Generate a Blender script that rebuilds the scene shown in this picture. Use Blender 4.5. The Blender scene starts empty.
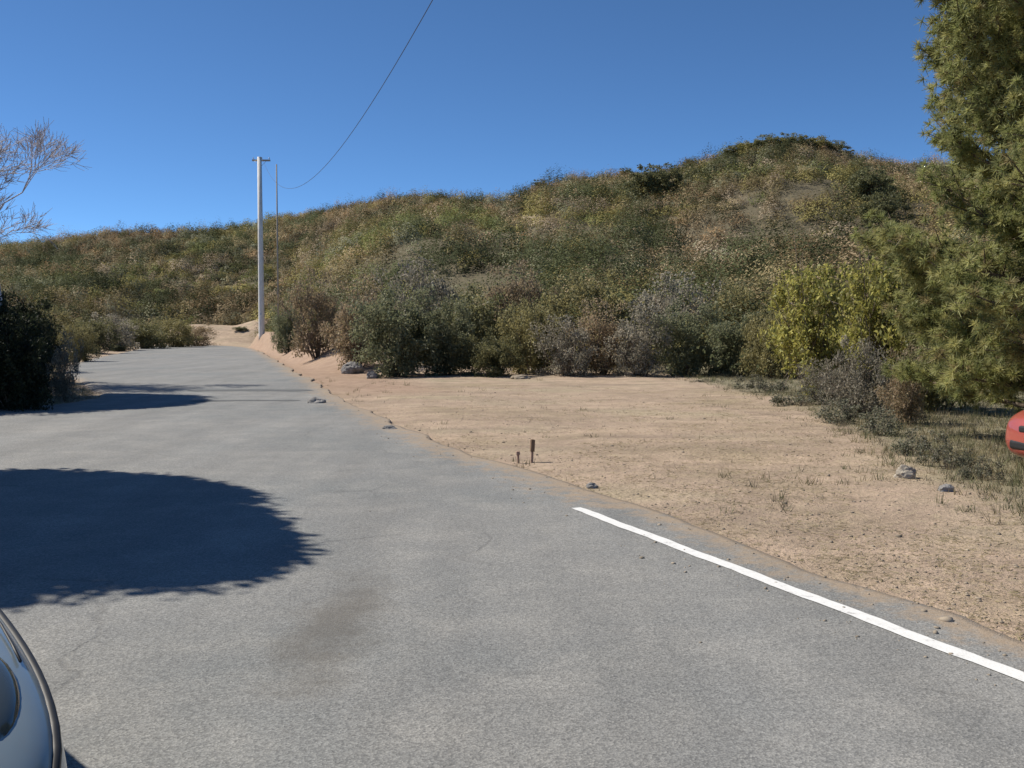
import bpy, bmesh, math, random
import numpy as np
from mathutils import Vector, Matrix, noise as mnoise

random.seed(7)
rng = np.random.default_rng(11)
S = bpy.context.scene
COL = S.collection
PI = math.pi

# ------------------------------------------------------------------ camera
F = 1027.0
EYE = 1.6
PITCH = math.atan(54.0 / F)
FWD = Vector((0, math.cos(PITCH), -math.sin(PITCH)))
UP = Vector((0, math.sin(PITCH), math.cos(PITCH)))


def ray(px, py):
    return Vector((1, 0, 0)) * ((px - 512) / F) + UP * ((384 - py) / F) + FWD


def g(px, py, z=0.0):
    """ground point seen at a pixel"""
    d = ray(px, py)
    t = (z - EYE) / d.z
    return (d.x * t, d.y * t)


def at(px, py, D):
    d = ray(px, py)
    t = D / d.y
    return Vector((d.x * t, D, EYE + d.z * t))


cam_d = bpy.data.cameras.new('camera')
cam = bpy.data.objects.new('camera', cam_d)
COL.objects.link(cam)
cam.location = (0, 0, EYE)
cam.rotation_euler = (PI / 2 - PITCH, 0, 0)
cam_d.sensor_width = 36
cam_d.lens = 36 * F / 1024
cam_d.clip_start = 0.05
cam_d.clip_end = 12000
S.camera = cam

# ------------------------------------------------------------------ light
SUN_AZ = math.radians(72)      # to the left of the view direction
SUN_EL = math.radians(48)
sv = Vector((-math.sin(SUN_AZ) * math.cos(SUN_EL), math.cos(SUN_AZ) * math.cos(SUN_EL), math.sin(SUN_EL)))
ld = bpy.data.lights.new('sun', 'SUN')
ld.energy = 5.0
ld.angle = math.radians(0.53)
ld.color = (1.0, 0.93, 0.82)
lo = bpy.data.objects.new('sun', ld)
COL.objects.link(lo)
lo.rotation_euler = (-sv).to_track_quat('-Z', 'Y').to_euler()
lo.location = sv * 100

W = bpy.data.worlds.new('World')
S.world = W
W.use_nodes = True
wt = W.node_tree
for n in list(wt.nodes):
    wt.nodes.remove(n)
wo = wt.nodes.new('ShaderNodeOutputWorld')
wb = wt.nodes.new('ShaderNodeBackground')
sk = wt.nodes.new('ShaderNodeTexSky')
sk.sky_type = 'NISHITA'
sk.sun_disc = False
sk.sun_elevation = SUN_EL
sk.sun_rotation = -SUN_AZ
sk.altitude = 200
sk.air_density = 0.42
sk.dust_density = 0.0
sk.ozone_density = 7.0
wb.inputs['Strength'].default_value = 0.12
gr = wt.nodes.new('ShaderNodeMix')
gr.data_type = 'RGBA'
gr.blend_type = 'MULTIPLY'
gr.inputs[0].default_value = 1.0
gr.inputs[7].default_value = (0.87, 1.06, 1.06, 1)
wt.links.new(sk.outputs[0], gr.inputs[6])
wt.links.new(gr.outputs[2], wb.inputs['Color'])
wt.links.new(wb.outputs[0], wo.inputs['Surface'])

vs = S.view_settings
vs.view_transform = 'Standard'
vs.look = 'None'
vs.gamma = 1
vs.exposure = 0.25
vs.use_curve_mapping = False

# ------------------------------------------------------------------ helpers


def tag(o, label=None, cat=None, group=None, kind=None):
    if label:
        o['label'] = label
    if cat:
        o['category'] = cat
    if group:
        o['group'] = group
    if kind:
        o['kind'] = kind
    return o


def empty(name, loc, rz=0.0, scale=1.0):
    o = bpy.data.objects.new(name, None)
    o.empty_display_size = 0.2
    COL.objects.link(o)
    o.location = loc
    o.rotation_euler = (0, 0, rz)
    if isinstance(scale, (int, float)):
        scale = (scale,) * 3
    o.scale = scale
    return o


def link(name, me, mat=None, parent=None):
    o = bpy.data.objects.new(name, me)
    COL.objects.link(o)
    if mat is not None and not me.materials:
        me.materials.append(mat)
    if parent is not None:
        o.parent = parent
    return o


def obj_bm(name, bm, mat, parent=None, smooth=True):
    me = bpy.data.meshes.new(name)
    bm.to_mesh(me)
    bm.free()
    if smooth:
        me.polygons.foreach_set('use_smooth', [True] * len(me.polygons))
    return link(name, me, mat, parent)


def mesh_np(name, verts, faces, nside, cols=None, smooth=False):
    """verts (n,3), faces (m,nside) ; cols (n,3) point colour"""
    me = bpy.data.meshes.new(name)
    n, m = len(verts), len(faces)
    me.vertices.add(n)
    me.vertices.foreach_set('co', np.ascontiguousarray(verts, dtype=np.float32).ravel())
    me.loops.add(m * nside)
    me.loops.foreach_set('vertex_index', np.ascontiguousarray(faces, dtype=np.int32).ravel())
    me.polygons.add(m)
    me.polygons.foreach_set('loop_start', np.arange(m, dtype=np.int32) * nside)
    if smooth:
        me.polygons.foreach_set('use_smooth', np.ones(m, dtype=bool))
    if cols is not None:
        a = me.color_attributes.new('col', 'FLOAT_COLOR', 'POINT')
        c4 = np.ones((n, 4), dtype=np.float32)
        c4[:, :3] = cols
        a.data.foreach_set('color', c4.ravel())
    me.update(calc_edges=True)
    return me


def fnoise(x, y, s, seed=0.0):
    """smooth value noise on numpy arrays, about -1..1"""
    x = np.asarray(x, float) / s + seed * 17.31
    y = np.asarray(y, float) / s + seed * 9.77
    xi, yi = np.floor(x), np.floor(y)
    fx, fy = x - xi, y - yi
    fx, fy = fx * fx * (3 - 2 * fx), fy * fy * (3 - 2 * fy)

    def h(a, b):
        v = np.sin(a * 127.1 + b * 311.7) * 43758.5453
        return (v - np.floor(v)) * 2 - 1
    return ((h(xi, yi) * (1 - fx) + h(xi + 1, yi) * fx) * (1 - fy)
            + (h(xi, yi + 1) * (1 - fx) + h(xi + 1, yi + 1) * fx) * fy)


def sstep(a, b, x):
    t = np.clip((np.asarray(x, float) - a) / (b - a), 0, 1)
    return t * t * (3 - 2 * t)


def rand_dirs(n):
    v = rng.normal(size=(n, 3))
    return v / np.linalg.norm(v, axis=1, keepdims=True)


def leaf_quads(pts, size, up_bias=0.3, aspect=0.55, sizevar=0.35, dirs=None, outward=None):
    """rhombic leaves; returns verts (4n,3), faces (n,4)"""
    n = len(pts)
    nrm = rand_dirs(n)
    nrm[:, 2] += up_bias
    if outward is not None:
        nrm = nrm * 0.33 + outward
    nrm /= np.linalg.norm(nrm, axis=1, keepdims=True)
    a = rand_dirs(n) if dirs is None else dirs + 0.35 * rand_dirs(n)
    a -= nrm * np.sum(a * nrm, axis=1, keepdims=True)
    a /= np.linalg.norm(a, axis=1, keepdims=True) + 1e-9
    b = np.cross(nrm, a)
    s = np.asarray(size) * (1 + sizevar * rng.uniform(-1, 1, n))
    s = s[:, None]
    cup = nrm * s * 0.12
    v = np.stack([pts - a * s * 0.5, pts + b * s * 0.5 * aspect + cup,
                  pts + a * s * 0.5, pts - b * s * 0.5 * aspect + cup], axis=1)
    f = np.arange(4 * n, dtype=np.int32).reshape(n, 4)
    return v.reshape(-1, 3), f


class Tubes:
    def __init__(self):
        self.v, self.f, self.n = [], [], 0

    def add(self, pts, radii, sides=6, cap=True):
        pts = [Vector(p) for p in pts]
        m = len(pts)
        rings = []
        ref = None
        for i in range(m):
            t = (pts[min(i + 1, m - 1)] - pts[max(i - 1, 0)])
            if t.length < 1e-9:
                t = Vector((0, 0, 1))
            t.normalize()
            if ref is None:
                ref = Vector((1, 0, 0)) if abs(t.x) < 0.8 else Vector((0, 1, 0))
            u = (ref - t * ref.dot(t))
            if u.length < 1e-6:
                u = Vector((0, 1, 0)).cross(t)
            u.normalize()
            ref = u
            w = t.cross(u)
            for k in range(sides):
                a = 2 * PI * k / sides
                rings.append(pts[i] + (u * math.cos(a) + w * math.sin(a)) * radii[i])
        b = self.n
        self.v.extend([tuple(p) for p in rings])
        for i in range(m - 1):
            for k in range(sides):
                k2 = (k + 1) % sides
                self.f.append((b + i * sides + k, b + i * sides + k2, b + (i + 1) * sides + k2, b + (i + 1) * sides + k))
        if cap:
            self.f.append(tuple(b + k for k in reversed(range(sides))))
            self.f.append(tuple(b + (m - 1) * sides + k for k in range(sides)))
        self.n += m * sides

    def mesh(self, name):
        me = bpy.data.meshes.new(name)
        me.from_pydata(self.v, [], self.f)
        me.polygons.foreach_set('use_smooth', [True] * len(me.polygons))
        me.update()
        return me


def bm_box(bm, c, s, bevel=0.0, rot=None, seg=2):
    r = bmesh.ops.create_cube(bm, size=1.0)
    vsx = r['verts']
    M = Matrix.Translation(c) @ (rot.to_4x4() if rot is not None else Matrix.Identity(4)) @ Matrix.Diagonal((*s, 1))
    bmesh.ops.transform(bm, matrix=M, verts=vsx)
    if bevel > 0:
        es = list({e for v in vsx for e in v.link_edges})
        bmesh.ops.bevel(bm, geom=es, offset=bevel, segments=seg, profile=0.5, affect='EDGES')


def bm_cyl(bm, p0, p1, r0, r1=None, seg=24):
    if r1 is None:
        r1 = r0
    p0, p1 = Vector(p0), Vector(p1)
    d = p1 - p0
    q = d.to_track_quat('Z', 'Y').to_matrix().to_4x4()
    M = Matrix.Translation((p0 + p1) / 2) @ q
    bmesh.ops.create_cone(bm, cap_ends=True, segments=seg, radius1=r0, radius2=r1, depth=d.length, matrix=M)


# ------------------------------------------------------------------ materials
def new_mat(name):
    m = bpy.data.materials.new(name)
    m.use_nodes = True
    nt = m.node_tree
    for n in list(nt.nodes):
        nt.nodes.remove(n)
    out = nt.nodes.new('ShaderNodeOutputMaterial')
    return m, nt, out


def N(nt, t, **kw):
    n = nt.nodes.new(t)
    for k, v in kw.items():
        if k in n.inputs:
            n.inputs[k].default_value = v
        else:
            setattr(n, k, v)
    return n


def noise_n(nt, vec, scale, detail=4, rough=0.55):
    n = N(nt, 'ShaderNodeTexNoise', Scale=scale, Detail=detail, Roughness=rough)
    nt.links.new(vec, n.inputs['Vector'])
    return n.outputs['Fac']


def ramp(nt, fac, stops):
    r = nt.nodes.new('ShaderNodeValToRGB')
    e = r.color_ramp.elements
    while len(e) < len(stops):
        e.new(0.5)
    for i, (p, c) in enumerate(stops):
        e[i].position = p
        e[i].color = (*c, 1) if len(c) == 3 else c
    nt.links.new(fac, r.inputs[0])
    return r.outputs[0]


def mixc(nt, fac, a, b, mode='MIX'):
    m = nt.nodes.new('ShaderNodeMix')
    m.data_type = 'RGBA'
    m.blend_type = mode
    for s, v in ((0, fac), (6, a), (7, b)):
        if isinstance(v, (int, float)):
            m.inputs[s].default_value = v
        elif isinstance(v, tuple):
            m.inputs[s].default_value = (*v, 1)
        else:
            nt.links.new(v, m.inputs[s])
    return m.outputs[2]


def mth(nt, op, a, b=None, clamp=False):
    m = nt.nodes.new('ShaderNodeMath')
    m.operation = op
    m.use_clamp = clamp
    for i, v in enumerate((a, b)):
        if v is None:
            continue
        if isinstance(v, (int, float)):
            m.inputs[i].default_value = v
        else:
            nt.links.new(v, m.inputs[i])
    return m.outputs[0]


def bsdf(nt, out, color, rough=0.8, metallic=0.0, spec=0.5, bump=None, bump_d=0.01, bump_s=0.5):
    p = nt.nodes.new('ShaderNodeBsdfPrincipled')
    if isinstance(color, tuple):
        p.inputs['Base Color'].default_value = (*color, 1)
    else:
        nt.links.new(color, p.inputs['Base Color'])
    p.inputs['Roughness'].default_value = rough
    p.inputs['Metallic'].default_value = metallic
    p.inputs['Specular IOR Level'].default_value = spec
    if bump is not None:
        b = N(nt, 'ShaderNodeBump', Distance=bump_d, Strength=bump_s)
        nt.links.new(bump, b.inputs['Height'])
        nt.links.new(b.outputs[0], p.inputs['Normal'])
    nt.links.new(p.outputs[0], out.inputs['Surface'])
    return p


def simple(name, color, rough=0.6, metallic=0.0, spec=0.5, var=0.15, scale=8.0):
    m, nt, out = new_mat(name)
    tc = nt.nodes.new('ShaderNodeTexCoord')
    f = noise_n(nt, tc.outputs['Object'], scale, 5)
    lo_ = tuple(c * (1 - var) for c in color)
    hi_ = tuple(min(1, c * (1 + var)) for c in color)
    c = ramp(nt, f, [(0.3, lo_), (0.7, hi_)])
    bsdf(nt, out, c, rough, metallic, spec)
    return m


def leaf_mat(name, rough=0.55, trans=0.42, spec=0.25, attr='col', tint=(1, 1, 1)):
    m, nt, out = new_mat(name)
    a = N(nt, 'ShaderNodeAttribute', attribute_name=attr)
    oi = nt.nodes.new('ShaderNodeObjectInfo')
    hsv = nt.nodes.new('ShaderNodeHueSaturation')
    nt.links.new(a.outputs['Color'], hsv.inputs['Color'])
    v = mth(nt, 'MULTIPLY_ADD', oi.outputs['Random'], 0.35)
    v.node.inputs[2].default_value = 0.82
    nt.links.new(v, hsv.inputs['Value'])
    p = nt.nodes.new('ShaderNodeBsdfPrincipled')
    nt.links.new(hsv.outputs[0], p.inputs['Base Color'])
    p.inputs['Roughness'].default_value = rough
    p.inputs['Specular IOR Level'].default_value = spec
    t = nt.nodes.new('ShaderNodeBsdfTranslucent')
    nt.links.new(hsv.outputs[0], t.inputs['Color'])
    mx = nt.nodes.new('ShaderNodeMixShader')
    mx.inputs[0].default_value = trans
    nt.links.new(p.outputs[0], mx.inputs[1])
    nt.links.new(t.outputs[0], mx.inputs[2])
    nt.links.new(mx.outputs[0], out.inputs['Surface'])
    return m


def bark_mat(name, c0, c1, scale=14):
    m, nt, out = new_mat(name)
    tc = nt.nodes.new('ShaderNodeTexCoord')
    mp = nt.nodes.new('ShaderNodeMapping')
    mp.inputs['Scale'].default_value = (1, 1, 0.25)
    nt.links.new(tc.outputs['Object'], mp.inputs['Vector'])
    f = noise_n(nt, mp.outputs[0], scale, 6, 0.65)
    c = ramp(nt, f, [(0.3, c0), (0.7, c1)])
    bsdf(nt, out, c, 0.9, spec=0.2, bump=f, bump_d=0.02, bump_s=0.7)
    return m


M_LEAF = leaf_mat('foliage')
M_SCRUB = leaf_mat('scrub', rough=0.8, trans=0.18, spec=0.08)
M_NEEDLE = leaf_mat('pine_needles', rough=0.5, trans=0.45)
M_DRY = leaf_mat('dry_grass', rough=0.8, trans=0.3, spec=0.1)
M_BARK = bark_mat('bark', (0.07, 0.05, 0.035), (0.2, 0.16, 0.12))
M_GREYBARK = bark_mat('pale_bark', (0.45, 0.42, 0.44), (0.64, 0.60, 0.62), 20)
M_TWIG = bark_mat('twig', (0.12, 0.095, 0.075), (0.27, 0.22, 0.18), 25)


def asphalt_mat():
    m, nt, out = new_mat('asphalt')
    tc = nt.nodes.new('ShaderNodeTexCoord')
    P = tc.outputs['Object']
    big = noise_n(nt, P, 0.22, 4)
    mid = noise_n(nt, P, 1.7, 5, 0.6)
    fine = noise_n(nt, P, 60, 4, 0.75)
    c = ramp(nt, big, [(0.3, (0.18, 0.195, 0.20)), (0.5, (0.228, 0.231, 0.229)), (0.72, (0.268, 0.264, 0.254))])
    c = mixc(nt, mth(nt, 'MULTIPLY', mid, 0.75), c, ramp(nt, mid, [(0.35, (0.13, 0.135, 0.135)), (0.65, (0.27, 0.265, 0.25))]))
    # stone chips in the worn surface
    vo = N(nt, 'ShaderNodeTexVoronoi', Scale=110.0)
    nt.links.new(P, vo.inputs['Vector'])
    chip = ramp(nt, vo.outputs['Color'], [(0.1, (0.38, 0.38, 0.38)), (0.9, (1.65, 1.62, 1.56))])
    c = mixc(nt, 0.52, c, chip, 'MULTIPLY')
    g2 = ramp(nt, fine, [(0.3, (0.6, 0.6, 0.6)), (0.7, (1.34, 1.34, 1.32))])
    c = mixc(nt, 0.6, c, g2, 'MULTIPLY')
    # lengthwise wear along the road
    mp = nt.nodes.new('ShaderNodeMapping')
    mp.inputs['Rotation'].default_value = (0, 0, math.radians(-17))
    mp.inputs['Scale'].default_value = (0.9, 0.09, 1)
    nt.links.new(P, mp.inputs['Vector'])
    st = noise_n(nt, mp.outputs[0], 1.4, 4, 0.6)
    c = mixc(nt, 0.5, c, ramp(nt, st, [(0.32, (0.76, 0.76, 0.76)), (0.68, (1.2, 1.2, 1.2))]), 'MULTIPLY')
    # stain in the near lane (oil), at the place it has on this road
    mp2 = nt.nodes.new('ShaderNodeMapping')
    mp2.vector_type = 'POINT'
    mp2.inputs['Location'].default_value = (0.95, -5.5, 0)
    nt.links.new(P, mp2.inputs['Vector'])
    mp3 = nt.nodes.new('ShaderNodeMapping')
    mp3.inputs['Rotation'].default_value = (0, 0, math.radians(-22))
    mp3.inputs['Scale'].default_value = (3.0, 0.68, 0)
    nt.links.new(mp2.outputs[0], mp3.inputs['Vector'])
    ln = nt.nodes.new('ShaderNodeVectorMath')
    ln.operation = 'LENGTH'
    nt.links.new(mp3.outputs[0], ln.inputs[0])
    sd = mth(nt, 'ADD', ln.outputs['Value'], mth(nt, 'MULTIPLY', mth(nt, 'SUBTRACT', noise_n(nt, P, 3.2, 5, 0.65), 0.5), 1.6))
    sm = ramp(nt, sd, [(0.25, (1, 1, 1)), (0.95, (0, 0, 0))])
    c = mixc(nt, mth(nt, 'MULTIPLY', sm, 0.6), c, (0.105, 0.096, 0.082))
    # cracks
    wv = N(nt, 'ShaderNodeTexNoise', Scale=1.3, Detail=4.0)
    nt.links.new(P, wv.inputs['Vector'])
    wp = nt.nodes.new('ShaderNodeMix')
    wp.data_type = 'VECTOR'
    wp.inputs[0].default_value = 0.35
    nt.links.new(P, wp.inputs[4])
    nt.links.new(wv.outputs['Color'], wp.inputs[5])
    ck = N(nt, 'ShaderNodeTexVoronoi', Scale=0.55, feature='DISTANCE_TO_EDGE')
    nt.links.new(wp.outputs[1], ck.inputs['Vector'])
    cm = ramp(nt, ck.outputs['Distance'], [(0.0, (1, 1, 1)), (0.003, (0.9, 0.9, 0.9)), (0.008, (0, 0, 0))])
    brk = ramp(nt, noise_n(nt, P, 0.5, 3), [(0.47, (0, 0, 0)), (0.58, (1, 1, 1))])
    crack = mth(nt, 'MULTIPLY', cm, brk)
    c = mixc(nt, mth(nt, 'MULTIPLY', crack, 0.22), c, (0.05, 0.048, 0.045))
    # soil washed over the edge
    ea = N(nt, 'ShaderNodeAttribute', attribute_name='soil')
    es = mth(nt, 'ADD', ea.outputs['Fac'], mth(nt, 'MULTIPLY', mth(nt, 'SUBTRACT', noise_n(nt, P, 4.5, 8, 0.78), 0.5), 2.0))
    em = ramp(nt, es, [(0.42, (0, 0, 0)), (0.85, (1, 1, 1))])
    c = mixc(nt, mth(nt, 'MULTIPLY', em, 0.85), c, ramp(nt, fine, [(0.3, (0.25, 0.19, 0.13)), (0.7, (0.4, 0.31, 0.22))]))
    hgt = mth(nt, 'SUBTRACT', mth(nt, 'ADD', vo.outputs['Distance'], fine), mth(nt, 'MULTIPLY', crack, 1.5))
    bsdf(nt, out, c, 0.85, spec=0.25, bump=hgt, bump_d=0.003, bump_s=0.6)
    return m


def band_mat():
    m, nt, out = new_mat('dark_band_mat')
    tc = nt.nodes.new('ShaderNodeTexCoord')
    f = noise_n(nt, tc.outputs['Object'], 9, 5, 0.7)
    c = ramp(nt, f, [(0.3, (0.085, 0.09, 0.09)), (0.7, (0.15, 0.155, 0.152))])
    bsdf(nt, out, c, 0.85, spec=0.25, bump=f, bump_d=0.004)
    return m


def line_mat():
    m, nt, out = new_mat('road_paint')
    tc = nt.nodes.new('ShaderNodeTexCoord')
    P = tc.outputs['Object']
    f = noise_n(nt, P, 14, 6, 0.7)
    f2 = noise_n(nt, P, 70, 3, 0.6)
    c = ramp(nt, f, [(0.31, (0.42, 0.41, 0.40)), (0.41, (0.74, 0.74, 0.72)), (0.7, (0.82, 0.82, 0.80))])
    c = mixc(nt, 0.35, c, ramp(nt, f2, [(0.3, (0.7, 0.7, 0.68)), (0.6, (1, 1, 1))]), 'MULTIPLY')
    bsdf(nt, out, c, 0.6, spec=0.4, bump=f2, bump_d=0.003)
    return m


def ground_mat():
    m, nt, out = new_mat('soil')
    tc = nt.nodes.new('ShaderNodeTexCoord')
    P = tc.outputs['Object']
    z = N(nt, 'ShaderNodeAttribute', attribute_name='lot')      # 1 bare tan dirt, 0 brush-covered soil
    red = N(nt, 'ShaderNodeAttribute', attribute_name='red')    # reddish cut bank
    weed = N(nt, 'ShaderNodeAttribute', attribute_name='weed')  # grey green short weeds
    big = noise_n(nt, P, 0.28, 5, 0.6)
    mid = noise_n(nt, P, 2.1, 6, 0.65)
    fine = noise_n(nt, P, 22, 4, 0.75)
    mp = nt.nodes.new('ShaderNodeMapping')
    mp.inputs['Rotation'].default_value = (0, 0, math.radians(-30))
    mp.inputs['Scale'].default_value = (0.3, 1.0, 1)
    nt.links.new(P, mp.inputs['Vector'])
    tr = noise_n(nt, mp.outputs[0], 0.9, 5, 0.6)
    d = ramp(nt, big, [(0.3, (0.345, 0.28, 0.20)), (0.5, (0.425, 0.33, 0.26)), (0.7, (0.385, 0.33, 0.24))])
    d = mixc(nt, 0.75, d, ramp(nt, tr, [(0.3, (0.72, 0.72, 0.72)), (0.7, (1.22, 1.2, 1.15))]), 'MULTIPLY')
    d = mixc(nt, 0.65, d, ramp(nt, mid, [(0.3, (0.7, 0.7, 0.68)), (0.7, (1.25, 1.24, 1.22))]), 'MULTIPLY')
    # dry straw flecks
    sf = ramp(nt, noise_n(nt, P, 6.5, 6, 0.8), [(0.52, (0, 0, 0)), (0.66, (1, 1, 1))])
    d = mixc(nt, mth(nt, 'MULTIPLY', sf, 0.5), d, (0.46, 0.39, 0.25))
    df = ramp(nt, noise_n(nt, P, 9.0, 6, 0.8), [(0.56, (0, 0, 0)), (0.7, (1, 1, 1))])
    d = mixc(nt, mth(nt, 'MULTIPLY', df, 0.5), d, (0.17, 0.13, 0.085))
    d = mixc(nt, 0.7, d, ramp(nt, fine, [(0.28, (0.62, 0.62, 0.62)), (0.7, (1.28, 1.27, 1.25))]), 'MULTIPLY')
    h = ramp(nt, mid, [(0.3, (0.09, 0.08, 0.052)), (0.7, (0.17, 0.145, 0.095))])
    rd = ramp(nt, mid, [(0.3, (0.30, 0.205, 0.15)), (0.7, (0.42, 0.30, 0.22))])
    wd = ramp(nt, fine, [(0.3, (0.14, 0.14, 0.09)), (0.7, (0.3, 0.27, 0.18))])
    lotn = mth(nt, 'ADD', z.outputs['Fac'], mth(nt, 'MULTIPLY', mth(nt, 'SUBTRACT', mid, 0.5), 1.0))
    c = mixc(nt, ramp(nt, lotn, [(0.35, (0, 0, 0)), (0.65, (1, 1, 1))]), h, d)
    c = mixc(nt, red.outputs['Fac'], c, rd)
    wn = mth(nt, 'ADD', weed.outputs['Fac'], mth(nt, 'MULTIPLY', mth(nt, 'SUBTRACT', mid, 0.5), 1.0))
    c = mixc(nt, ramp(nt, wn, [(0.4, (0, 0, 0)), (0.9, (0.85, 0.85, 0.85))]), c, wd)
    hb = mth(nt, 'ADD', mth(nt, 'MULTIPLY', mid, 2.0), fine)
    bsdf(nt, out, c, 0.95, spec=0.1, bump=hb, bump_d=0.041, bump_s=0.8)
    return m


# ------------------------------------------------------------------ terrain
SKY = [(-900, 250), (-300, 248), (-60, 246), (0, 243), (60, 238), (100, 232), (140, 227), (200, 229), (255, 222), (280, 213), (330, 208),
       (380, 201), (430, 196), (480, 197), (515, 194), (540, 186), (570, 179), (610, 176), (650, 172), (690, 163),
       (720, 155), (750, 146), (790, 142), (820, 146), (850, 156), (880, 162), (900, 165), (960, 165), (1024, 168), (1300, 180), (2000, 240)]
SKX = np.array([p[0] for p in SKY], float)
SKYY = np.array([p[1] for p in SKY], float)
DBX = np.array([-900, -200, 0, 100, 150, 235, 275, 330, 400, 760, 850, 1024, 1600, 2400], float)
DBY = np.array([60, 60, 70, 98, 122, 124, 116, 66, 42, 38, 30, 26, 24, 24], float)
RR = [(-6, 12.0), (-2, 8.0), (2.0, 4.6), (5.2, 2.6), (5.97, 2.26), (6.85, 1.92), (8.0, 1.39), (9.66, 0.83), (12.8, -0.4), (16.5, -1.75), (21.9, -3.46), (28, -5.1),
      (36.5, -7.5), (60, -14.1), (82, -20.3), (98, -25.5), (108, -30.5), (114, -37), (117, -46), (118, -70)]
LR = [(-6, -7.0), (2, -8.2), (10, -10.4), (17.5, -12.0), (19.6, -11.2), (21.5, -9.7), (24.5, -9.7), (30, -12.4), (36.5, -16.0), (51, -21.9), (82, -30.2),
      (96, -34.5), (102, -39), (106, -48), (107, -70)]
RRa, LRa = np.array(RR), np.array(LR)


def right_edge(y):
    return np.interp(y, RRa[:16, 0], RRa[:16, 1])


def left_edge(y):
    return np.interp(y, LRa[:12, 0], LRa[:12, 1])


def height(x, y):
    x = np.asarray(x, float)
    y = np.asarray(y, float)
    D = np.hypot(x, y)
    az = np.arctan2(x, y)
    azc = np.clip(az, -1.05, 1.1)
    px = 512 + F * np.tan(azc)
    # distances in this block are forward depth along that bearing
    c = np.cos(azc)
    dep = D * c
    front = sstep(1.9, 1.25, np.abs(az))
    yr = np.interp(px, SKX, SKYY)
    db = np.interp(px, DBX, DBY)
    dr = 235 + 22 * np.sin(px * 0.006) + 12 * np.sin(px * 0.021 + 1)
    zr = 1.6 + (330 - yr) / F * dr - 1.6
    t = (dep - db) / (dr - db)
    tt = np.clip(t, 0, 1)
    prof = 0.86 * tt + 0.14 * tt * tt
    prof = np.where(tt > 0.92, prof - (tt - 0.92) ** 2 * 1.2, prof) / (1 - 0.08 ** 2 * 1.2)
    z = zr * prof
    back = np.clip(t - 1, 0, None)
    z = z - zr * np.clip(back * 0.55, 0, 0.9)
    lumps = (fnoise(x, y, 38, 1) * 2.6 + fnoise(x, y, 16, 2) * 1.0) * sstep(0.05, 0.35, t) * sstep(1.0, 0.8, t)
    z = (z + lumps) * front
    # the slope only starts a few metres back from the road
    near_road = sstep(2.0, 20, x - right_edge(y))
    near_road = near_road + (1 - near_road) * sstep(55, 117, y)
    z = np.where((y < 119) & (x > left_edge(np.minimum(y, 96))), z * near_road, z)
    # cut bank along the right side of the road
    dr_ = x - right_edge(y)
    bank = 1.45 * sstep(0.3, np.where(y > 75, 1.5, 3.2), dr_) * sstep(36, 54, y) * sstep(160, 110, y) * sstep(30, 10, dr_)
    z = np.maximum(z, bank)
    # low earth berm past the far bend
    brm = 2.1 * np.exp(-((y - 124) / 5.5) ** 2) * sstep(-46, -38, x) * sstep(-27.5, -30.5, x)
    z = z + brm * sstep(0, 1, brm + 0.2)
    # raised verge on the left, behind the road edge
    dl = left_edge(y) - x
    verge = 0.35 * sstep(0.6, 5, dl) * sstep(14, 24, y)
    z = np.maximum(z, verge)
    # slight unevenness away from the asphalt
    offroad = np.maximum(sstep(0.3, 1.4, dr_), sstep(0.3, 1.4, dl))
    offroad = np.where(y > 97, 1 - sstep(0, 1, np.where((x < -23) & (y < 121), 1.0, 0.0)), offroad)
    z = z + (fnoise(x, y, 1.3, 3) * 0.022 + fnoise(x, y, 4.0, 4) * 0.05) * offroad - 0.022 - 0.02 * (1 - offroad)
    return z


def zat(x, y):
    return float(height(np.array([x]), np.array([y]))[0])


# polar sheet: fine in front, coarse behind
azs = np.concatenate([np.linspace(-PI, -1.0, 40, endpoint=False), np.linspace(-1.0, 1.0, 520, endpoint=False), np.linspace(1.0, PI, 41)[:-1]])
rs = [0.4]
while rs[-1] < 5000:
    r = rs[-1]
    rs.append(r * (1.022 if r < 330 else 1.15) + 0.02)
rs = np.array(rs)
na, nr = len(azs), len(rs)
A, R_ = np.meshgrid(azs, rs, indexing='ij')
X = R_ * np.sin(A)
Y = R_ * np.cos(A)
Z = height(X, Y)
V = np.stack([X, Y, Z], -1).reshape(-1, 3)
ii, jj = np.meshgrid(np.arange(na), np.arange(nr - 1), indexing='ij')
i2 = (ii + 1) % na
FQ = np.stack([ii * nr + jj, ii * nr + jj + 1, i2 * nr + jj + 1, i2 * nr + jj], -1).reshape(-1, 4)
# close the centre
cv = len(V)
V = np.vstack([V, [[0, 0, zat(0, 0)]]])
me = mesh_np('ground', V, FQ, 4, smooth=True)
x, y = V[:, 0], V[:, 1]
D = np.hypot(x, y)
pxv = 512 + F * np.tan(np.clip(np.arctan2(x, y), -1.05, 1.1))
dbv = np.interp(pxv, DBX, DBY)
dep = D * np.cos(np.clip(np.arctan2(x, y), -1.05, 1.1))
lot = 1 - sstep(-3.0, 0.5, dep - dbv)
drv = x - right_edge(y)
lot = np.maximum(lot, sstep(3.4, 2.0, drv) * sstep(-1, 0, drv) * sstep(100, 94, y))
lot = np.maximum(lot, np.where((y > 117) & (y < 128) & (x > -44) & (x < -29.5), 1, 0))
redv = 0.8 * sstep(4.0, 2, drv) * sstep(-0.5, 0.2, drv) * sstep(22, 30, y) * sstep(100, 94, y)
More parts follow.
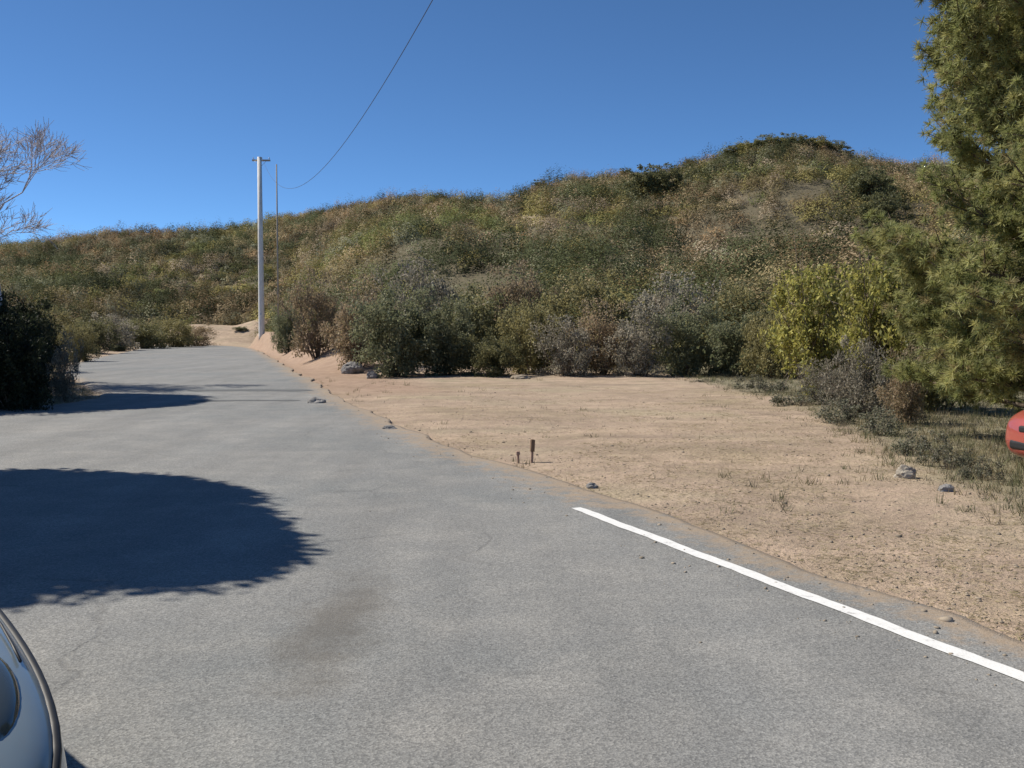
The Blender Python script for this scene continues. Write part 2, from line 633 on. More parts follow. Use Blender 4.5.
# weeds start along a diagonal below the pine
wl = np.array([(40, 6), (33, 5.6), (24, 6.0), (16.4, 5.2), (11.7, 4.5), (9.1, 4.3), (6, 5.5), (0, 9), (-10, 12)])[::-1]
weed = sstep(-0.7, 1.1, x - np.interp(y, wl[:, 0], wl[:, 1])) * sstep(60, 30, D)
weed = np.maximum(weed, sstep(0.5, 3, left_edge(y) - x) * sstep(60, 40, D))
for nm, arr in (('lot', lot), ('red', redv), ('weed', weed)):
    a = me.attributes.new(nm, 'FLOAT', 'POINT')
    a.data.foreach_set('value', np.ascontiguousarray(arr, dtype=np.float32))
M_SOIL = ground_mat()
gob = link('ground', me, M_SOIL)
tag(gob, kind='structure')


# ------------------------------------------------------------------ road
def resample(poly, step_near=0.25):
    pts = [Vector((p[1], p[0], 0)) for p in poly]
    out = [pts[0]]
    for a, b in zip(pts[:-1], pts[1:]):
        d = (b - a).length
        n = max(1, int(d / (step_near if max(a.y, b.y) < 40 else 1.2)))
        for k in range(1, n + 1):
            out.append(a.lerp(b, k / n))
    return np.array([(p.x, p.y) for p in out])


def arclen(p):
    d = np.hypot(*(np.diff(p, axis=0).T))
    return np.concatenate([[0], np.cumsum(d)])


def smooth(p, k=9):
    q = p.copy()
    ker = np.ones(k) / k
    for c in range(2):
        pad = np.concatenate([np.full(k // 2, p[0, c]), p[:, c], np.full(k // 2, p[-1, c])])
        q[:, c] = np.convolve(pad, ker, 'valid')
    q[0], q[-1] = p[0], p[-1]
    return q


re_, le_ = smooth(resample(RR), 15), smooth(resample(LR), 15)
# match rows by normalised arc length
n_rows = 620
u = np.linspace(0, 1, n_rows)
u = u ** 1.6


def by_y(p, ys):
    o = np.argsort(p[:, 1])
    return np.interp(ys, p[o, 1], p[o, 0])


# rows straight across until the bend, then fanned round it
ys = np.concatenate([np.arange(-6, 40, 0.22), np.arange(40, 96, 1.0)])
rowsR = [(by_y(re_, yy), yy) for yy in ys]
rowsL = [(by_y(le_, yy), yy) for yy in ys]
rt = [p for p in re_ if p[1] > 96]
lt = [p for p in le_ if p[1] > 96]
ra, la = arclen(np.array(rt)), arclen(np.array(lt))
for k in np.linspace(0, 1, 50)[1:]:
    rowsR.append((np.interp(k * ra[-1], ra, [p[0] for p in rt]), np.interp(k * ra[-1], ra, [p[1] for p in rt])))
    rowsL.append((np.interp(k * la[-1], la, [p[0] for p in lt]), np.interp(k * la[-1], la, [p[1] for p in lt])))
rowsR, rowsL = np.array(rowsR), np.array(rowsL)
jr = 1.5 * fnoise(rowsR[:, 1], rowsR[:, 1] * 0 + 3, 0.9, 5) * 0.10 + fnoise(rowsR[:, 1], rowsR[:, 1] * 0 + 1, 0.33, 6) * 0.05 + fnoise(rowsR[:, 1], rowsR[:, 1] * 0, 3.1, 7) * 0.14
rowsR[:, 0] += jr * np.clip(rowsR[:, 1] / 6, 0.3, 1)
rowsL[:, 0] += fnoise(rowsL[:, 1], rowsL[:, 1] * 0, 0.9, 8) * 0.12
nc = 42
tcol = np.linspace(0, 1, nc)
tcol = np.where(tcol > 0.5, 0.5 + 0.5 * (1 - (1 - (tcol - 0.5) * 2) ** 1.8), tcol)   # finer near the right edge
RV, SOILV = [], []
for (rx, ry), (lx, ly) in zip(rowsR, rowsL):
    w = math.hypot(rx - lx, ry - ly)
    for t in tcol:
        xx, yy = lx + (rx - lx) * t, ly + (ry - ly) * t
        e = min(t * w, (1 - t) * w)
        RV.append((xx, yy, 0.008 - (0.045 if e < 1e-6 else 0)))
        SOILV.append(max(0, 1 - (1 - t) * w / (0.75 if yy < 9 else 1.2)) * 0.9 if t > 0.5 else max(0, 1 - t * w / 1.2) * 0.7)
RV = np.array(RV)
nrw = len(rowsR)
i, j = np.meshgrid(np.arange(nrw - 1), np.arange(nc - 1), indexing='ij')
FR = np.stack([i * nc + j, i * nc + j + 1, (i + 1) * nc + j + 1, (i + 1) * nc + j], -1).reshape(-1, 4)
me = mesh_np('road', RV, FR, 4, smooth=True)
a = me.attributes.new('soil', 'FLOAT', 'POINT')
a.data.foreach_set('value', np.array(SOILV, dtype=np.float32))
road = link('road', me, asphalt_mat())
tag(road, kind='structure')

# painted line (starts at the far end, runs past the camera on the right)
pa, pb = Vector((*g(576, 509), 0)), Vector((*g(1024, 680), 0))
dirv = (pa - pb).normalized()
sidev = Vector((dirv.y, -dirv.x, 0))
LV, LF = [], []
nl = 130
L_ = (pa - pb).length + 9
for k in range(nl + 1):
    p = pa - dirv * (L_ * k / nl)
    wob = 0.006 * math.sin(k * 0.6)
    hw = 0.055 + 0.003 * math.sin(k * 2.3) + 0.002 * math.sin(k * 5.1)
    if k == 0:
        hw *= 0.8
    LV += [tuple(p + sidev * (hw + wob) + Vector((0, 0, 0.0125))), tuple(p - sidev * (hw - wob) + Vector((0, 0, 0.0125)))]
for k in range(nl):
    LF.append((2 * k, 2 * k + 1, 2 * k + 3, 2 * k + 2))
me = bpy.data.meshes.new('painted_line')
me.from_pydata(LV, [], LF)
link('painted_line', me, line_mat(), road)


def strip(name, pts, hw, z, mat, parent):
    vv, ff = [], []
    pts = [Vector((*p, 0)) for p in pts]
    fine = []
    for a_, b_ in zip(pts[:-1], pts[1:]):
        for k in range(12):
            fine.append(a_.lerp(b_, k / 12))
    fine.append(pts[-1])
    for k, p in enumerate(fine):
        d = (fine[min(k + 1, len(fine) - 1)] - fine[max(k - 1, 0)]).normalized()
        s = Vector((d.y, -d.x, 0))
        h = hw * (1 + 0.3 * mnoise.noise(p * 1.7)) * min(1, 0.3 + k / 3, 0.3 + (len(fine) - 1 - k) / 3)
        off = 0.1 * mnoise.noise(p * 0.8 + Vector((4, 2, 0)))
        vv += [tuple(p + s * (h + off) + Vector((0, 0, z))), tuple(p - s * (h - off) + Vector((0, 0, z)))]
    for k in range(len(fine) - 1):
        ff.append((2 * k, 2 * k + 1, 2 * k + 3, 2 * k + 2))
    me = bpy.data.meshes.new(name)
    me.from_pydata(vv, [], ff)
    return link(name, me, mat, parent)


M_BAND = band_mat()  # two darker bands across the far road
strip('dark_band', [g(188, 391), g(250, 390.5), g(312, 391)], 0.42, 0.0125, M_BAND, road)
strip('dark_band', [g(190, 401.5), g(245, 401), g(300, 401)], 0.22, 0.0125, M_BAND, road)

# ------------------------------------------------------------------ shrub meshes
def cols_of(n, palette, var=0.18, rep=4):
    pal = np.array(palette)
    idx = rng.integers(0, len(pal), n)
    c = pal[idx] * (1 + var * rng.normal(size=(n, 1))).clip(0.5, 1.6)
    return np.repeat(c, rep, axis=0)


def clump_points(n, k, rx, ry, z0, z1, rc, shell=0.75, squash=0.8):
    """leaf positions in k clumps spread over an uneven dome of half-widths rx, ry between z0 and z1"""
    c = []
    while len(c) < k:
        v = rand_dirs(1)[0]
        r = shell + (1 - shell) * rng.random() if rng.random() < 0.75 else rng.random() ** 0.5 * shell
        lump = 1 + 0.22 * math.sin(3 * math.atan2(v[1], v[0]) + rx * 7) + 0.16 * rng.normal()
        p = v * r * lump
        c.append((p[0] * rx, p[1] * ry, (z0 + z1) / 2 + p[2] * (z1 - z0) / 2 * (0.92 if p[2] < 0 else 1)))
    c = np.array(c)
    c = c[c[:, 2] > z0 * 0.5]
    if z0 < 0.1:
        low = c[rng.integers(0, len(c), k // 3)].copy()
        low[:, 2] = rng.uniform(0.05, 0.4, len(low)) * (z1 - z0)
        low[:, :2] *= 1.05
        c = np.vstack([c, low])
    idx = rng.integers(0, len(c), n)
    sz = rng.uniform(0.6, 1.3, len(c))[idx][:, None]
    d = rand_dirs(n) * (rng.random((n, 1)) ** 0.45) * rc * sz
    d[:, 2] *= squash
    p = c[idx] + d
    p[:, 2] = np.abs(p[:, 2])
    return p, c


def make_shrub(kind, seed):
    global rng
    rng = np.random.default_rng(seed)
    P = dict(
        dark=dict(n=15000, k=110, r=(1.25, 1.15), z=(0.05, 2.3), rc=0.34, s=0.095, pal=[(0.194, 0.211, 0.121), (0.244, 0.251, 0.138), (0.162, 0.179, 0.106), (0.276, 0.268, 0.154)]),
        shaded_dark=dict(n=15000, k=110, r=(1.25, 1.15), z=(0.05, 2.3), rc=0.34, s=0.095, pal=[(.035, .045, .022), (.045, .055, .026), (.03, .036, .02)]),  # dark bush again, its backlit shade put into the palette
        olive=dict(n=12000, k=95, r=(1.25, 1.2), z=(0.05, 2.0), rc=0.33, s=0.095, pal=[(0.251, 0.227, 0.106), (0.292, 0.259, 0.114), (0.203, 0.186, 0.089), (0.324, 0.283, 0.130)]),
        grey=dict(n=9000, k=95, r=(1.2, 1.1), z=(0.05, 1.8), rc=0.3, s=0.085, pal=[(0.356, 0.324, 0.251), (0.276, 0.251, 0.194), (0.421, 0.373, 0.292), (0.227, 0.218, 0.162)]),
        brown=dict(n=9500, k=95, r=(1.15, 1.1), z=(0.05, 2.1), rc=0.3, s=0.085, pal=[(0.356, 0.268, 0.170), (0.292, 0.227, 0.145), (0.421, 0.316, 0.203), (0.244, 0.211, 0.121)]),
        yellow=dict(n=9500, k=85, r=(1.1, 1.05), z=(0.3, 2.1), rc=0.28, s=0.095, pal=[(.44, .41, .11), (.36, .355, .095), (.50, .46, .13), (.26, .265, .09), (.30, .27, .11)]),
        green=dict(n=11000, k=90, r=(1.2, 1.15), z=(0.05, 1.9), rc=0.33, s=0.095, pal=[(.20, .195, .09), (.235, .22, .105), (.165, .165, .08)]),
        weed=dict(n=1300, k=30, r=(0.5, 0.5), z=(0.02, 0.55), rc=0.14, s=0.06, pal=[(.17, .17, .12), (.20, .20, .145), (.13, .14, .09), (.23, .21, .16)]),
    )[kind]
    pts, cl = clump_points(P['n'], P['k'], P['r'][0], P['r'][1], P['z'][0], P['z'][1], P['rc'])
    v, f = leaf_quads(pts, P['s'], 0.7, 0.5)
    # colour drifts from clump to clump
    cl_col = cols_of(len(pts), P['pal'], 0.12)
    leaf = mesh_np('foliage', v, f, 4, cl_col)
    leaf.materials.append(M_LEAF)
    T = Tubes()
    ns = min(len(cl), 26 if kind in ('grey', 'brown', 'yellow') else 16)
    for q in cl[rng.permutation(len(cl))[:ns]]:
        q = Vector(q)
        b = Vector((q.x * 0.12, q.y * 0.12, -0.1))
        mid = b.lerp(q, 0.5) + Vector((rng.normal() * 0.08, rng.normal() * 0.08, 0.1))
        r = 0.022 if kind != 'weed' else 0.006
        T.add([b, mid, q], [r, r * 0.7, r * 0.3], 5)
        if kind in ('grey', 'brown', 'yellow'):
            for _ in range(4):
                e = q + Vector(rng.normal(size=3) * 0.28) + Vector((0, 0, 0.12))
                T.add([mid.lerp(q, rng.uniform(0.2, 1)), e], [r * 0.5, r * 0.15], 4)
    stem = T.mesh('stems')
    stem.materials.append(M_TWIG)
    return leaf, stem


SHRUB = {}
for kx, kd in enumerate(('dark', 'olive', 'grey', 'brown', 'yellow', 'green', 'weed', 'shaded_dark')):
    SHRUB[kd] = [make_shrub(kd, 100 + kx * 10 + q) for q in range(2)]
rng = np.random.default_rng(5)


def shrub(kind, loc, scale, label, cat='shrub', name='shrub', group=None, rz=None, var=None):
    lf, st = SHRUB[kind][var if var is not None else random.randrange(2)]
    if rz is None:
        rz = random.uniform(0, 2 * PI)
    if isinstance(scale, (int, float)):
        scale = (scale, scale, scale)
    o = empty(name, loc, rz, scale)
    tag(o, label, cat, group)
    link('foliage', lf, None, o)
    link('stems', st, None, o)
    return o


def shrub_at(kind, px, base_D, top_py, width_px, label, **kw):
    """stand a shrub on the ground at a bearing and depth, sized to a real height and width"""
    x = (px - 512) / F * base_D
    z = zat(x, base_D)
    top = at(px, top_py, base_D).z
    hz = {'dark': 2.45, 'olive': 2.15, 'grey': 2.0, 'brown': 2.25, 'yellow': 2.3, 'green': 2.1, 'weed': 0.62}[kind]
    wd = {'dark': 2.9, 'olive': 2.9, 'grey': 2.8, 'brown': 2.7, 'yellow': 2.4, 'green': 2.8, 'weed': 1.2}[kind]
    sz = max(0.2, (top - z) / hz)
    sx = width_px * base_D / F / wd
    return shrub(kind, (x, base_D, z - 0.03), (sx, sx, sz), label, rz=random.choice((0, 0.4, -0.4, PI, 2.8, 3.5)), **kw)


FL = [  # kind, px, depth, top y, width px, label
    ('brown', 318, 47, 268, 62, 'brown leggy shrub on the cut bank beside the road, nearest to the utility pole'),
    ('brown', 356, 40, 276, 70, 'dull brown shrub between the cut bank and the big dark green bush'),
    ('dark', 398, 36.5, 286, 92, 'big dark green bush at the left end of the bush line behind the dirt lot'),
    ('dark', 446, 37, 300, 70, 'dark green bush half merged into the right side of the big dark bush'),
    ('green', 492, 35.8, 326, 62, 'low yellowish green shrub in the bush line, front left, just right of the dark bushes'),
    ('olive', 532, 37.5, 298, 74, 'olive shrub in the bush line behind the two wooden stakes'),
    ('grey', 566, 36, 318, 64, 'small grey twiggy shrub at the lot edge right of the olive shrub behind the stakes'),
    ('brown', 604, 37.2, 300, 74, 'purplish brown twiggy shrub at the middle of the bush line'),
    ('grey', 640, 36.2, 308, 66, 'grey twiggy shrub between the purplish brown shrub and a dark bush'),
    ('dark', 684, 36.8, 302, 74, 'dark green bush in the bush line, right of the grey twiggy shrubs'),
    ('dark', 730, 36.2, 312, 64, 'dark green rounded bush at the right end of the bush line'),
    ('olive', 772, 34.5, 306, 62, 'olive bush standing behind the left yellow shrub'),
    ('green', 470, 42, 280, 84, 'pale green bush rising behind the gap in the bush line'),
    ('olive', 585, 43, 272, 96, 'broad olive bush in the second row behind the purplish shrub'),
    ('grey', 668, 43, 276, 92, 'broad grey bush in the second row above the dark green bush'),
    ('olive', 740, 42, 280, 90, 'olive bush in the second row at the right end'),
    ('grey', 420, 45, 262, 84, 'grey green bush peeking over the big dark green bush'),
    ('brown', 510, 48, 262, 80, 'brown bush in the third row, up the slope from the olive shrub'),
    ('yellow', 814, 24.5, 256, 98, 'yellow green sunlit shrub, the left one of the two yellow shrubs'),
    ('yellow', 886, 21.5, 246, 106, 'yellow flowering shrub beside the pine, the right one of the two yellow shrubs'),
    ('olive', 848, 25.5, 266, 84, 'olive thicket between the two yellow shrubs'),
    ('grey', 864, 19.0, 334, 70, 'grey brown twiggy shrub in front of the right yellow shrub'),
    ('brown', 906, 17.5, 346, 54, 'bare looking brown shrub at the left foot of the pine'),
    ('grey', 826, 22.0, 360, 52, 'low grey shrub under the left yellow shrub'),
    ('green', 940, 20, 285, 90, 'green shrub tucked behind the pine boughs'),
    ('weed', 762, 27, 372, 50, 'low sage coloured weed clump at the right end of the dirt lot edge'),
    ('weed', 800, 22, 384, 56, 'low grey weed clump below the low grey shrub'),
    ('weed', 842, 17.8, 396, 60, 'grey green weed clump in front of the twiggy shrub'),
    ('weed', 880, 15.6, 404, 56, 'pale weed clump at the corner where the lot edge turns toward the pine'),
    ('weed', 918, 13.4, 424, 52, 'pale weed clump in front of the bare brown shrub'),
    ('weed', 950, 12.0, 434, 50, 'grey weed clump under the pine boughs, next to the pale rock'),
    ('weed', 982, 11.2, 452, 40, 'short grey weed clump left of the red car'),
    ('weed', 704, 31.5, 383, 26, 'tiny dark weed tuft alone on the dirt near the bush line'),
    # left side
    ('grey', 66, 23.5, 334, 30, 'grey twiggy shrub at the left road edge, right of the black shaded bushes'),
    ('olive', 78, 52, 322, 40, 'olive bush on the left verge between the black bushes and the bright green bush'),
    ('olive', 44, 62, 306, 66, 'olive bush on the far left roadside beyond the black shaded bush'),
    ('green', 88, 70, 308, 60, 'bright green roadside bush left of the far road'),
    ('grey', 112, 80, 312, 56, 'grey roadside bush behind the bright green bush'),
    ('green', 140, 88, 314, 52, 'green roadside bush where the far road bends'),
    ('olive', 172, 96, 318, 52, 'olive roadside bush at the outside of the bend'),
    ('brown', 198, 102, 322, 40, 'brown roadside bush at the end of the visible road'),
    ('dark', 118, 79, 343, 24, 'small dark bush low at the left road edge'),
    ('dark', 241, 121, 336, 16, 'tiny dark bush at the foot of the tan berm'),
    ('dark', 288, 62, 302, 34, 'small dark bush just right of the utility pole'),
]
for kd, px, Dp, ty, wp, lb in FL:
    shrub_at(kd, px, Dp, ty, wp, lb)

# bushes at the left, between the sun and the camera
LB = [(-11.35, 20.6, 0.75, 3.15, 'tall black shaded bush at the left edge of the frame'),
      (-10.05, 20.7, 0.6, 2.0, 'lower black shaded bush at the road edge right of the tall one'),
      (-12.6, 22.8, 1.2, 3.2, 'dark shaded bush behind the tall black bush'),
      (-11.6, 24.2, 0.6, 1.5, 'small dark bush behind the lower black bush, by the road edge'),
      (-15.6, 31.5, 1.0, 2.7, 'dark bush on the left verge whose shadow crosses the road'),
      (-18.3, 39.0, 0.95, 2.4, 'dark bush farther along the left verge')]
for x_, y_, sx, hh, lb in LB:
    shrub('shaded_dark', (x_, y_, zat(x_, y_) - 0.05), (sx, sx, hh / 2.4), lb)


# ------------------------------------------------------------------ trees
def make_tree_meshes(seed, Ht, r_c, z0, n, k, rc, s, pal, trunk_r, mat=None, squash=0.8, lean=0.0):
    global rng
    rng = np.random.default_rng(seed)
    pts, cl = clump_points(n, k, r_c[0], r_c[1], z0, Ht, rc, shell=0.7, squash=squash)
    v, f = leaf_quads(pts, s, 0.8, 0.55)
    leaf = mesh_np('crown', v, f, 4, cols_of(len(pts), pal, 0.2))
    leaf.materials.append(M_LEAF)
    T = Tubes()
    top = z0 + (Ht - z0) * 0.55
    tp = [Vector((0, 0, -0.2)), Vector((lean * 0.2, 0.05, z0 * 0.5)), Vector((lean * 0.4, 0, z0 + 0.1)), Vector((lean * 0.2, 0, top))]
    T.add(tp, [trunk_r * 1.3, trunk_r, trunk_r * 0.85, trunk_r * 0.35], 9)
    for q in cl[rng.permutation(len(cl))[:34]]:
        q = Vector(q)
        b = tp[2].lerp(tp[3], rng.uniform(0, 0.9))
        mid = b.lerp(q, 0.5) + Vector(rng.normal(size=3) * 0.1)
        T.add([b, mid, q], [trunk_r * 0.4, trunk_r * 0.25, trunk_r * 0.08], 6)
    st = T.mesh('trunk')
    st.materials.append(M_BARK)
    return leaf, st


def tree(meshes, loc, label, scale=1.0, rz=0.0, name='tree', cat='tree', group=None):
    o = empty(name, loc, rz, scale)
    tag(o, label, cat, group)
    link('crown', meshes[0], None, o)
    link('trunk', meshes[1], None, o)
    return o


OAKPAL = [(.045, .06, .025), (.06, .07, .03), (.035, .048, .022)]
# unseen oak added left of frame, crown shaped for the near lane shadow
oak = make_tree_meshes(41, 7.0, (2.75, 1.75), 4.1, 400, 60, 0.5, 0.15, OAKPAL, 0.2)
rng = np.random.default_rng(8)
nO = 90000
pO = rand_dirs(nO)
pO = np.sign(pO) * np.abs(pO) ** 0.58
rO = (rng.random((nO, 1)) ** 0.25)
wob = 1 + 0.035 * rng.normal(size=(nO, 1)) + 0.05 * np.sin(4 * np.arctan2(pO[:, 1:2], pO[:, 0:1]) + 1) + 0.05 * np.sin(9 * pO[:, 2:3] + 5 * pO[:, 0:1])
pO = pO * rO * wob * np.array([2.75, 1.75, 1.35]) + np.array([0, 0, 5.5])
vO, fO = leaf_quads(pO, 0.15, 0.8, 0.6)
meO = mesh_np('crown', vO, fO, 4, cols_of(nO, OAKPAL, 0.2))
meO.materials.append(M_LEAF)
oak = (meO, oak[1])
U = Vector((-0.49, 0.87, 0))
OAK_H = 5.5
sh = OAK_H / math.tan(SUN_EL)
ox, oy = -4.45 - sh * math.sin(SUN_AZ), 8.7 + sh * math.cos(SUN_AZ)
tree(oak, (ox, oy, zat(ox, oy)), 'unseen oak added left of the road, crown shaped to cast the near lane shadow',
     rz=math.atan2(U.y, U.x), name='shadow_oak')

sh2 = 7.6 / math.tan(SUN_EL)  # second unseen oak, added to shade the far stretch of road
ox2, oy2 = -11.6 - sh2 * math.sin(SUN_AZ), 22.4 + sh2 * math.cos(SUN_AZ)
tree(oak, (ox2, oy2, zat(ox2, oy2)), 'second unseen oak, added farther up the left roadside to cast the far road shadow', 1.38, 0.5, name='shadow_oak')

# trees on the ridge and hillside
hill_tree = make_tree_meshes(42, 4.2, (2.0, 1.9), 0.9, 5000, 70, 0.5, 0.22, [(.17, .175, .085), (.20, .195, .09), (.145, .15, .075)], 0.13)
hill_tree2 = make_tree_meshes(43, 3.6, (2.1, 2.0), 0.6, 5000, 70, 0.5, 0.22, [(.27, .25, .085), (.31, .27, .10), (.21, .20, .075)], 0.12)


def hill_D(px, frac):
    dr = 235 + 22 * math.sin(px * 0.006) + 12 * math.sin(px * 0.021 + 1)
    db = float(np.interp(px, DBX, DBY))
    return db + (dr - db) * frac


def on_hill(px, py):
    """first hillside point seen at this pixel"""
    d = ray(px, py)
    for Dp in np.arange(30, 330, 1.0):
        t = Dp / d.y
        if EYE + d.z * t <= zat(d.x * t, Dp):
            return d.x * t, Dp
    Dp = hill_D(px, 0.985)
    return d.x / d.y * Dp, Dp


HT = [
      (0, 648, 206, 1.3, 'broad dark tree alone on the open slope left of the summit'),
      (0, 664, 200, 1.2, 'smaller dark tree touching the broad dark tree on the slope'),
      (0, 868, 212, 1.1, 'tall dark tree on the slope right of the summit'),
      (0, 880, 238, 1.0, 'dark tree on the slope below the tall dark tree'),
      (0, 858, 184, 1.0, 'dark tree on the slope above the tall dark tree'),
      (0, 626, 175, 0.7, 'lone dark tree on the skyline left of the summit'),
      (0, 690, 165, 0.6, 'small tree on the skyline between the lone tree and the summit'),
      (0, 540, 186, 0.7, 'small dark tree at the step in the middle of the skyline')]
for kk, px, py, sc, lb in HT:
    x_, y_ = on_hill(px, py)
    tree((hill_tree, hill_tree2)[kk], (x_, y_, zat(x_, y_) - 0.1), lb, (sc * 1.1, sc * 1.1, sc * 0.95), random.uniform(0, 6), name='hill_tree')


for q, (px, py) in enumerate([(734, 155), (746, 152), (757, 149), (768, 147), (779, 145), (790, 144), (801, 144), (812, 145), (823, 147), (834, 151), (845, 155)]):
    x_, y_ = on_hill(px, py)
    sc = (0.95, 1.1, 0.85, 1.15)[q % 4]
    tree((hill_tree, hill_tree2)[q % 3 == 1], (x_, y_, zat(x_, y_) - 0.9), 'low dark olive tree in the unbroken row capping the summit of the hill',
         (sc * 1.25, sc * 1.25, sc * 0.8), random.uniform(0, 6), name='hill_tree', group='low trees capping the hill summit')

# bare tree at the upper left
def bare_tree():
    global rng
    rng = np.random.default_rng(77)
    o = empty('bare_tree', (0, 0, 0))
    T = Tubes()
    B = Tubes()

    def grow(p, d, L, r, depth):
        q = p + d * L * 0.5 + Vector(rng.normal(size=3) * 0.05 * L)
        e = p + d * L
        (T if depth == 0 else B).add([p, q, e], [max(r, 0.006), max(r * 0.85, 0.005), max(r * 0.66, 0.004)], 8 if depth == 0 else (5 if depth < 3 else 3), cap=depth == 0)
        if depth >= 7:
            return
        for _ in range(3 if depth < 4 else 5):
            ax = Vector(rng.normal(size=3)).normalized()
            nd = (d + ax * (0.62 if depth < 2 else 0.75) + Vector((0, 0, 0.12))).normalized()
            st = e if rng.random() < 0.6 else p.lerp(e, rng.uniform(0.45, 0.95))
            grow(st, nd, L * rng.uniform(0.62, 0.86), r * rng.uniform(0.5, 0.62), depth + 1)
    grow(Vector((0, 0, -0.1)), Vector((0.06, 0, 1)).normalized(), 2.1, 0.13, 0)
    t = T.mesh('trunk')
    t.materials.append(M_GREYBARK)
    b = B.mesh('branches')
    b.materials.append(M_GREYBARK)
    link('trunk', t, None, o)
    link('branches', b, None, o)
    return o


bt = bare_tree()
bt.location = (-15.6, 31.0, zat(-15.6, 31.0))
bt.scale = (1.35, 1.35, 1.18)
tag(bt, 'leafless grey tree whose fine branches reach into the sky at the left edge', 'tree')


# pine on the right
def pine():
    global rng
    rng = np.random.default_rng(23)
    o = empty('pine_tree', (8.32, 13.6, zat(8.32, 13.6)), 0.0, 1.19)
    tag(o, 'tall bushy green pine filling the right edge, boughs hanging to the ground', 'tree')
    T = Tubes()
    Ht = 9.6
    T.add([(0, 0, -0.2), (0.05, 0, 2), (0, 0.05, 5), (0.05, 0, Ht)], [0.27, 0.2, 0.13, 0.03], 10)
    tips, tdirs, wt_ = [], [], []

    def reach(h):
        hs = [0.4, 1.0, 1.6, 2.1, 2.5, 2.75, 3.0, 3.4, 3.8, 4.3, 4.8, 6.6, 8.0, 9.5]
        rr = [2.45, 2.6, 2.7, 2.8, 2.8, 2.5, 2.2, 2.1, 2.35, 2.6, 2.6, 2.3, 1.5, 0.5]
        return float(np.interp(h, hs, rr))
    nb = 210
    for q in range(nb):
        h = 0.7 + (Ht - 1.05) * ((q + rng.random()) / nb)
        a = q * 2.39996 + rng.normal() * 0.25
        if h < 1.05 and math.sin(a) < 0.1 and math.cos(a) > -0.75:
            h += 0.05
        L = reach(h) * rng.uniform(0.78, 1.06)
        d0 = Vector((math.cos(a), math.sin(a), 0))
        rise = 0.35 if h > 1.5 else 0.1
        b = Vector((0, 0, h - 0.3 - rise * 0.6))
        pts = [b, b + d0 * L * 0.35 + Vector((0, 0, 0.05)), b + d0 * L * 0.72 + Vector((0, 0, 0.15 + rise * 0.2)), b + d0 * L + Vector((0, 0, 0.3 + rise))]
        pts = [p + Vector(rng.normal(size=3) * 0.05) if i_ else p for i_, p in enumerate(pts)]
        T.add(pts, [0.045, 0.034, 0.022, 0.008], 5)
        nsec = int(17 + L * 7)
        for k in range(nsec):
            t = rng.uniform(0.34, 1.0)
            seg = min(2, int(t * 3))
            p = pts[seg].lerp(pts[seg + 1], t * 3 - seg)
            sd = (d0 * rng.uniform(0.3, 1.0) + Vector((-d0.y, d0.x, 0)) * rng.normal() * 0.9 + Vector((0, 0, rng.uniform(-0.15, 0.75)))).normalized()
            l2 = rng.uniform(0.28, 0.62) * (1.1 - 0.35 * t)
            e = p + sd * l2 + Vector((0, 0, 0.08))
            T.add([p, p.lerp(e, 0.5), e], [0.012, 0.009, 0.004], 3, cap=False)
            for m_ in range(8):
                w = 0.25 + 0.75 * (m_ + rng.random()) / 8
                tips.append(tuple(p.lerp(e, w) + Vector(rng.normal(size=3) * 0.055)))
                dd = (sd + Vector((0, 0, 0.35))).normalized()
                tdirs.append(tuple(dd))
    st = T.mesh('trunk')
    st.materials.append(M_BARK)
    link('trunk', st, None, o)
    tips, tdirs = np.array(tips), np.array(tdirs)
    nn = 34
    P0 = np.repeat(tips, nn, axis=0)
    Dn = np.repeat(tdirs, nn, axis=0) * 0.6 + rand_dirs(len(P0)) * 0.95
    Dn /= np.linalg.norm(Dn, axis=1, keepdims=True)
    Ln = rng.uniform(0.05, 0.105, (len(P0), 1))
    sid = np.cross(Dn, rand_dirs(len(P0)))
    sid /= np.linalg.norm(sid, axis=1, keepdims=True) + 1e-9
    wd = 0.0042
    P1 = P0 + Dn * Ln
    P1[:, 2] -= 0.012
    v = np.stack([P0 - sid * wd, P0 + sid * wd, P1 + sid * wd * 0.5, P1 - sid * wd * 0.5], 1).reshape(-1, 3)
    f = np.arange(len(v), dtype=np.int32).reshape(-1, 4)
    # colour per twig: fresh tips, older and a few brown ones
    pal = np.array([(.32, .325, .13), (.265, .285, .11), (.385, .37, .155), (.215, .23, .10), (.31, .26, .13)])
    ct = pal[rng.choice(5, len(tips), p=[.3, .27, .22, .15, .06])] * (1 + 0.15 * rng.normal(size=(len(tips), 1)))
    cc = np.repeat(ct, nn * 4, axis=0).clip(0.01, 1)
    me = mesh_np('crown', v, f, 4, cc)
    me.materials.append(M_NEEDLE)
    link('crown', me, None, o)
    return o


pine()

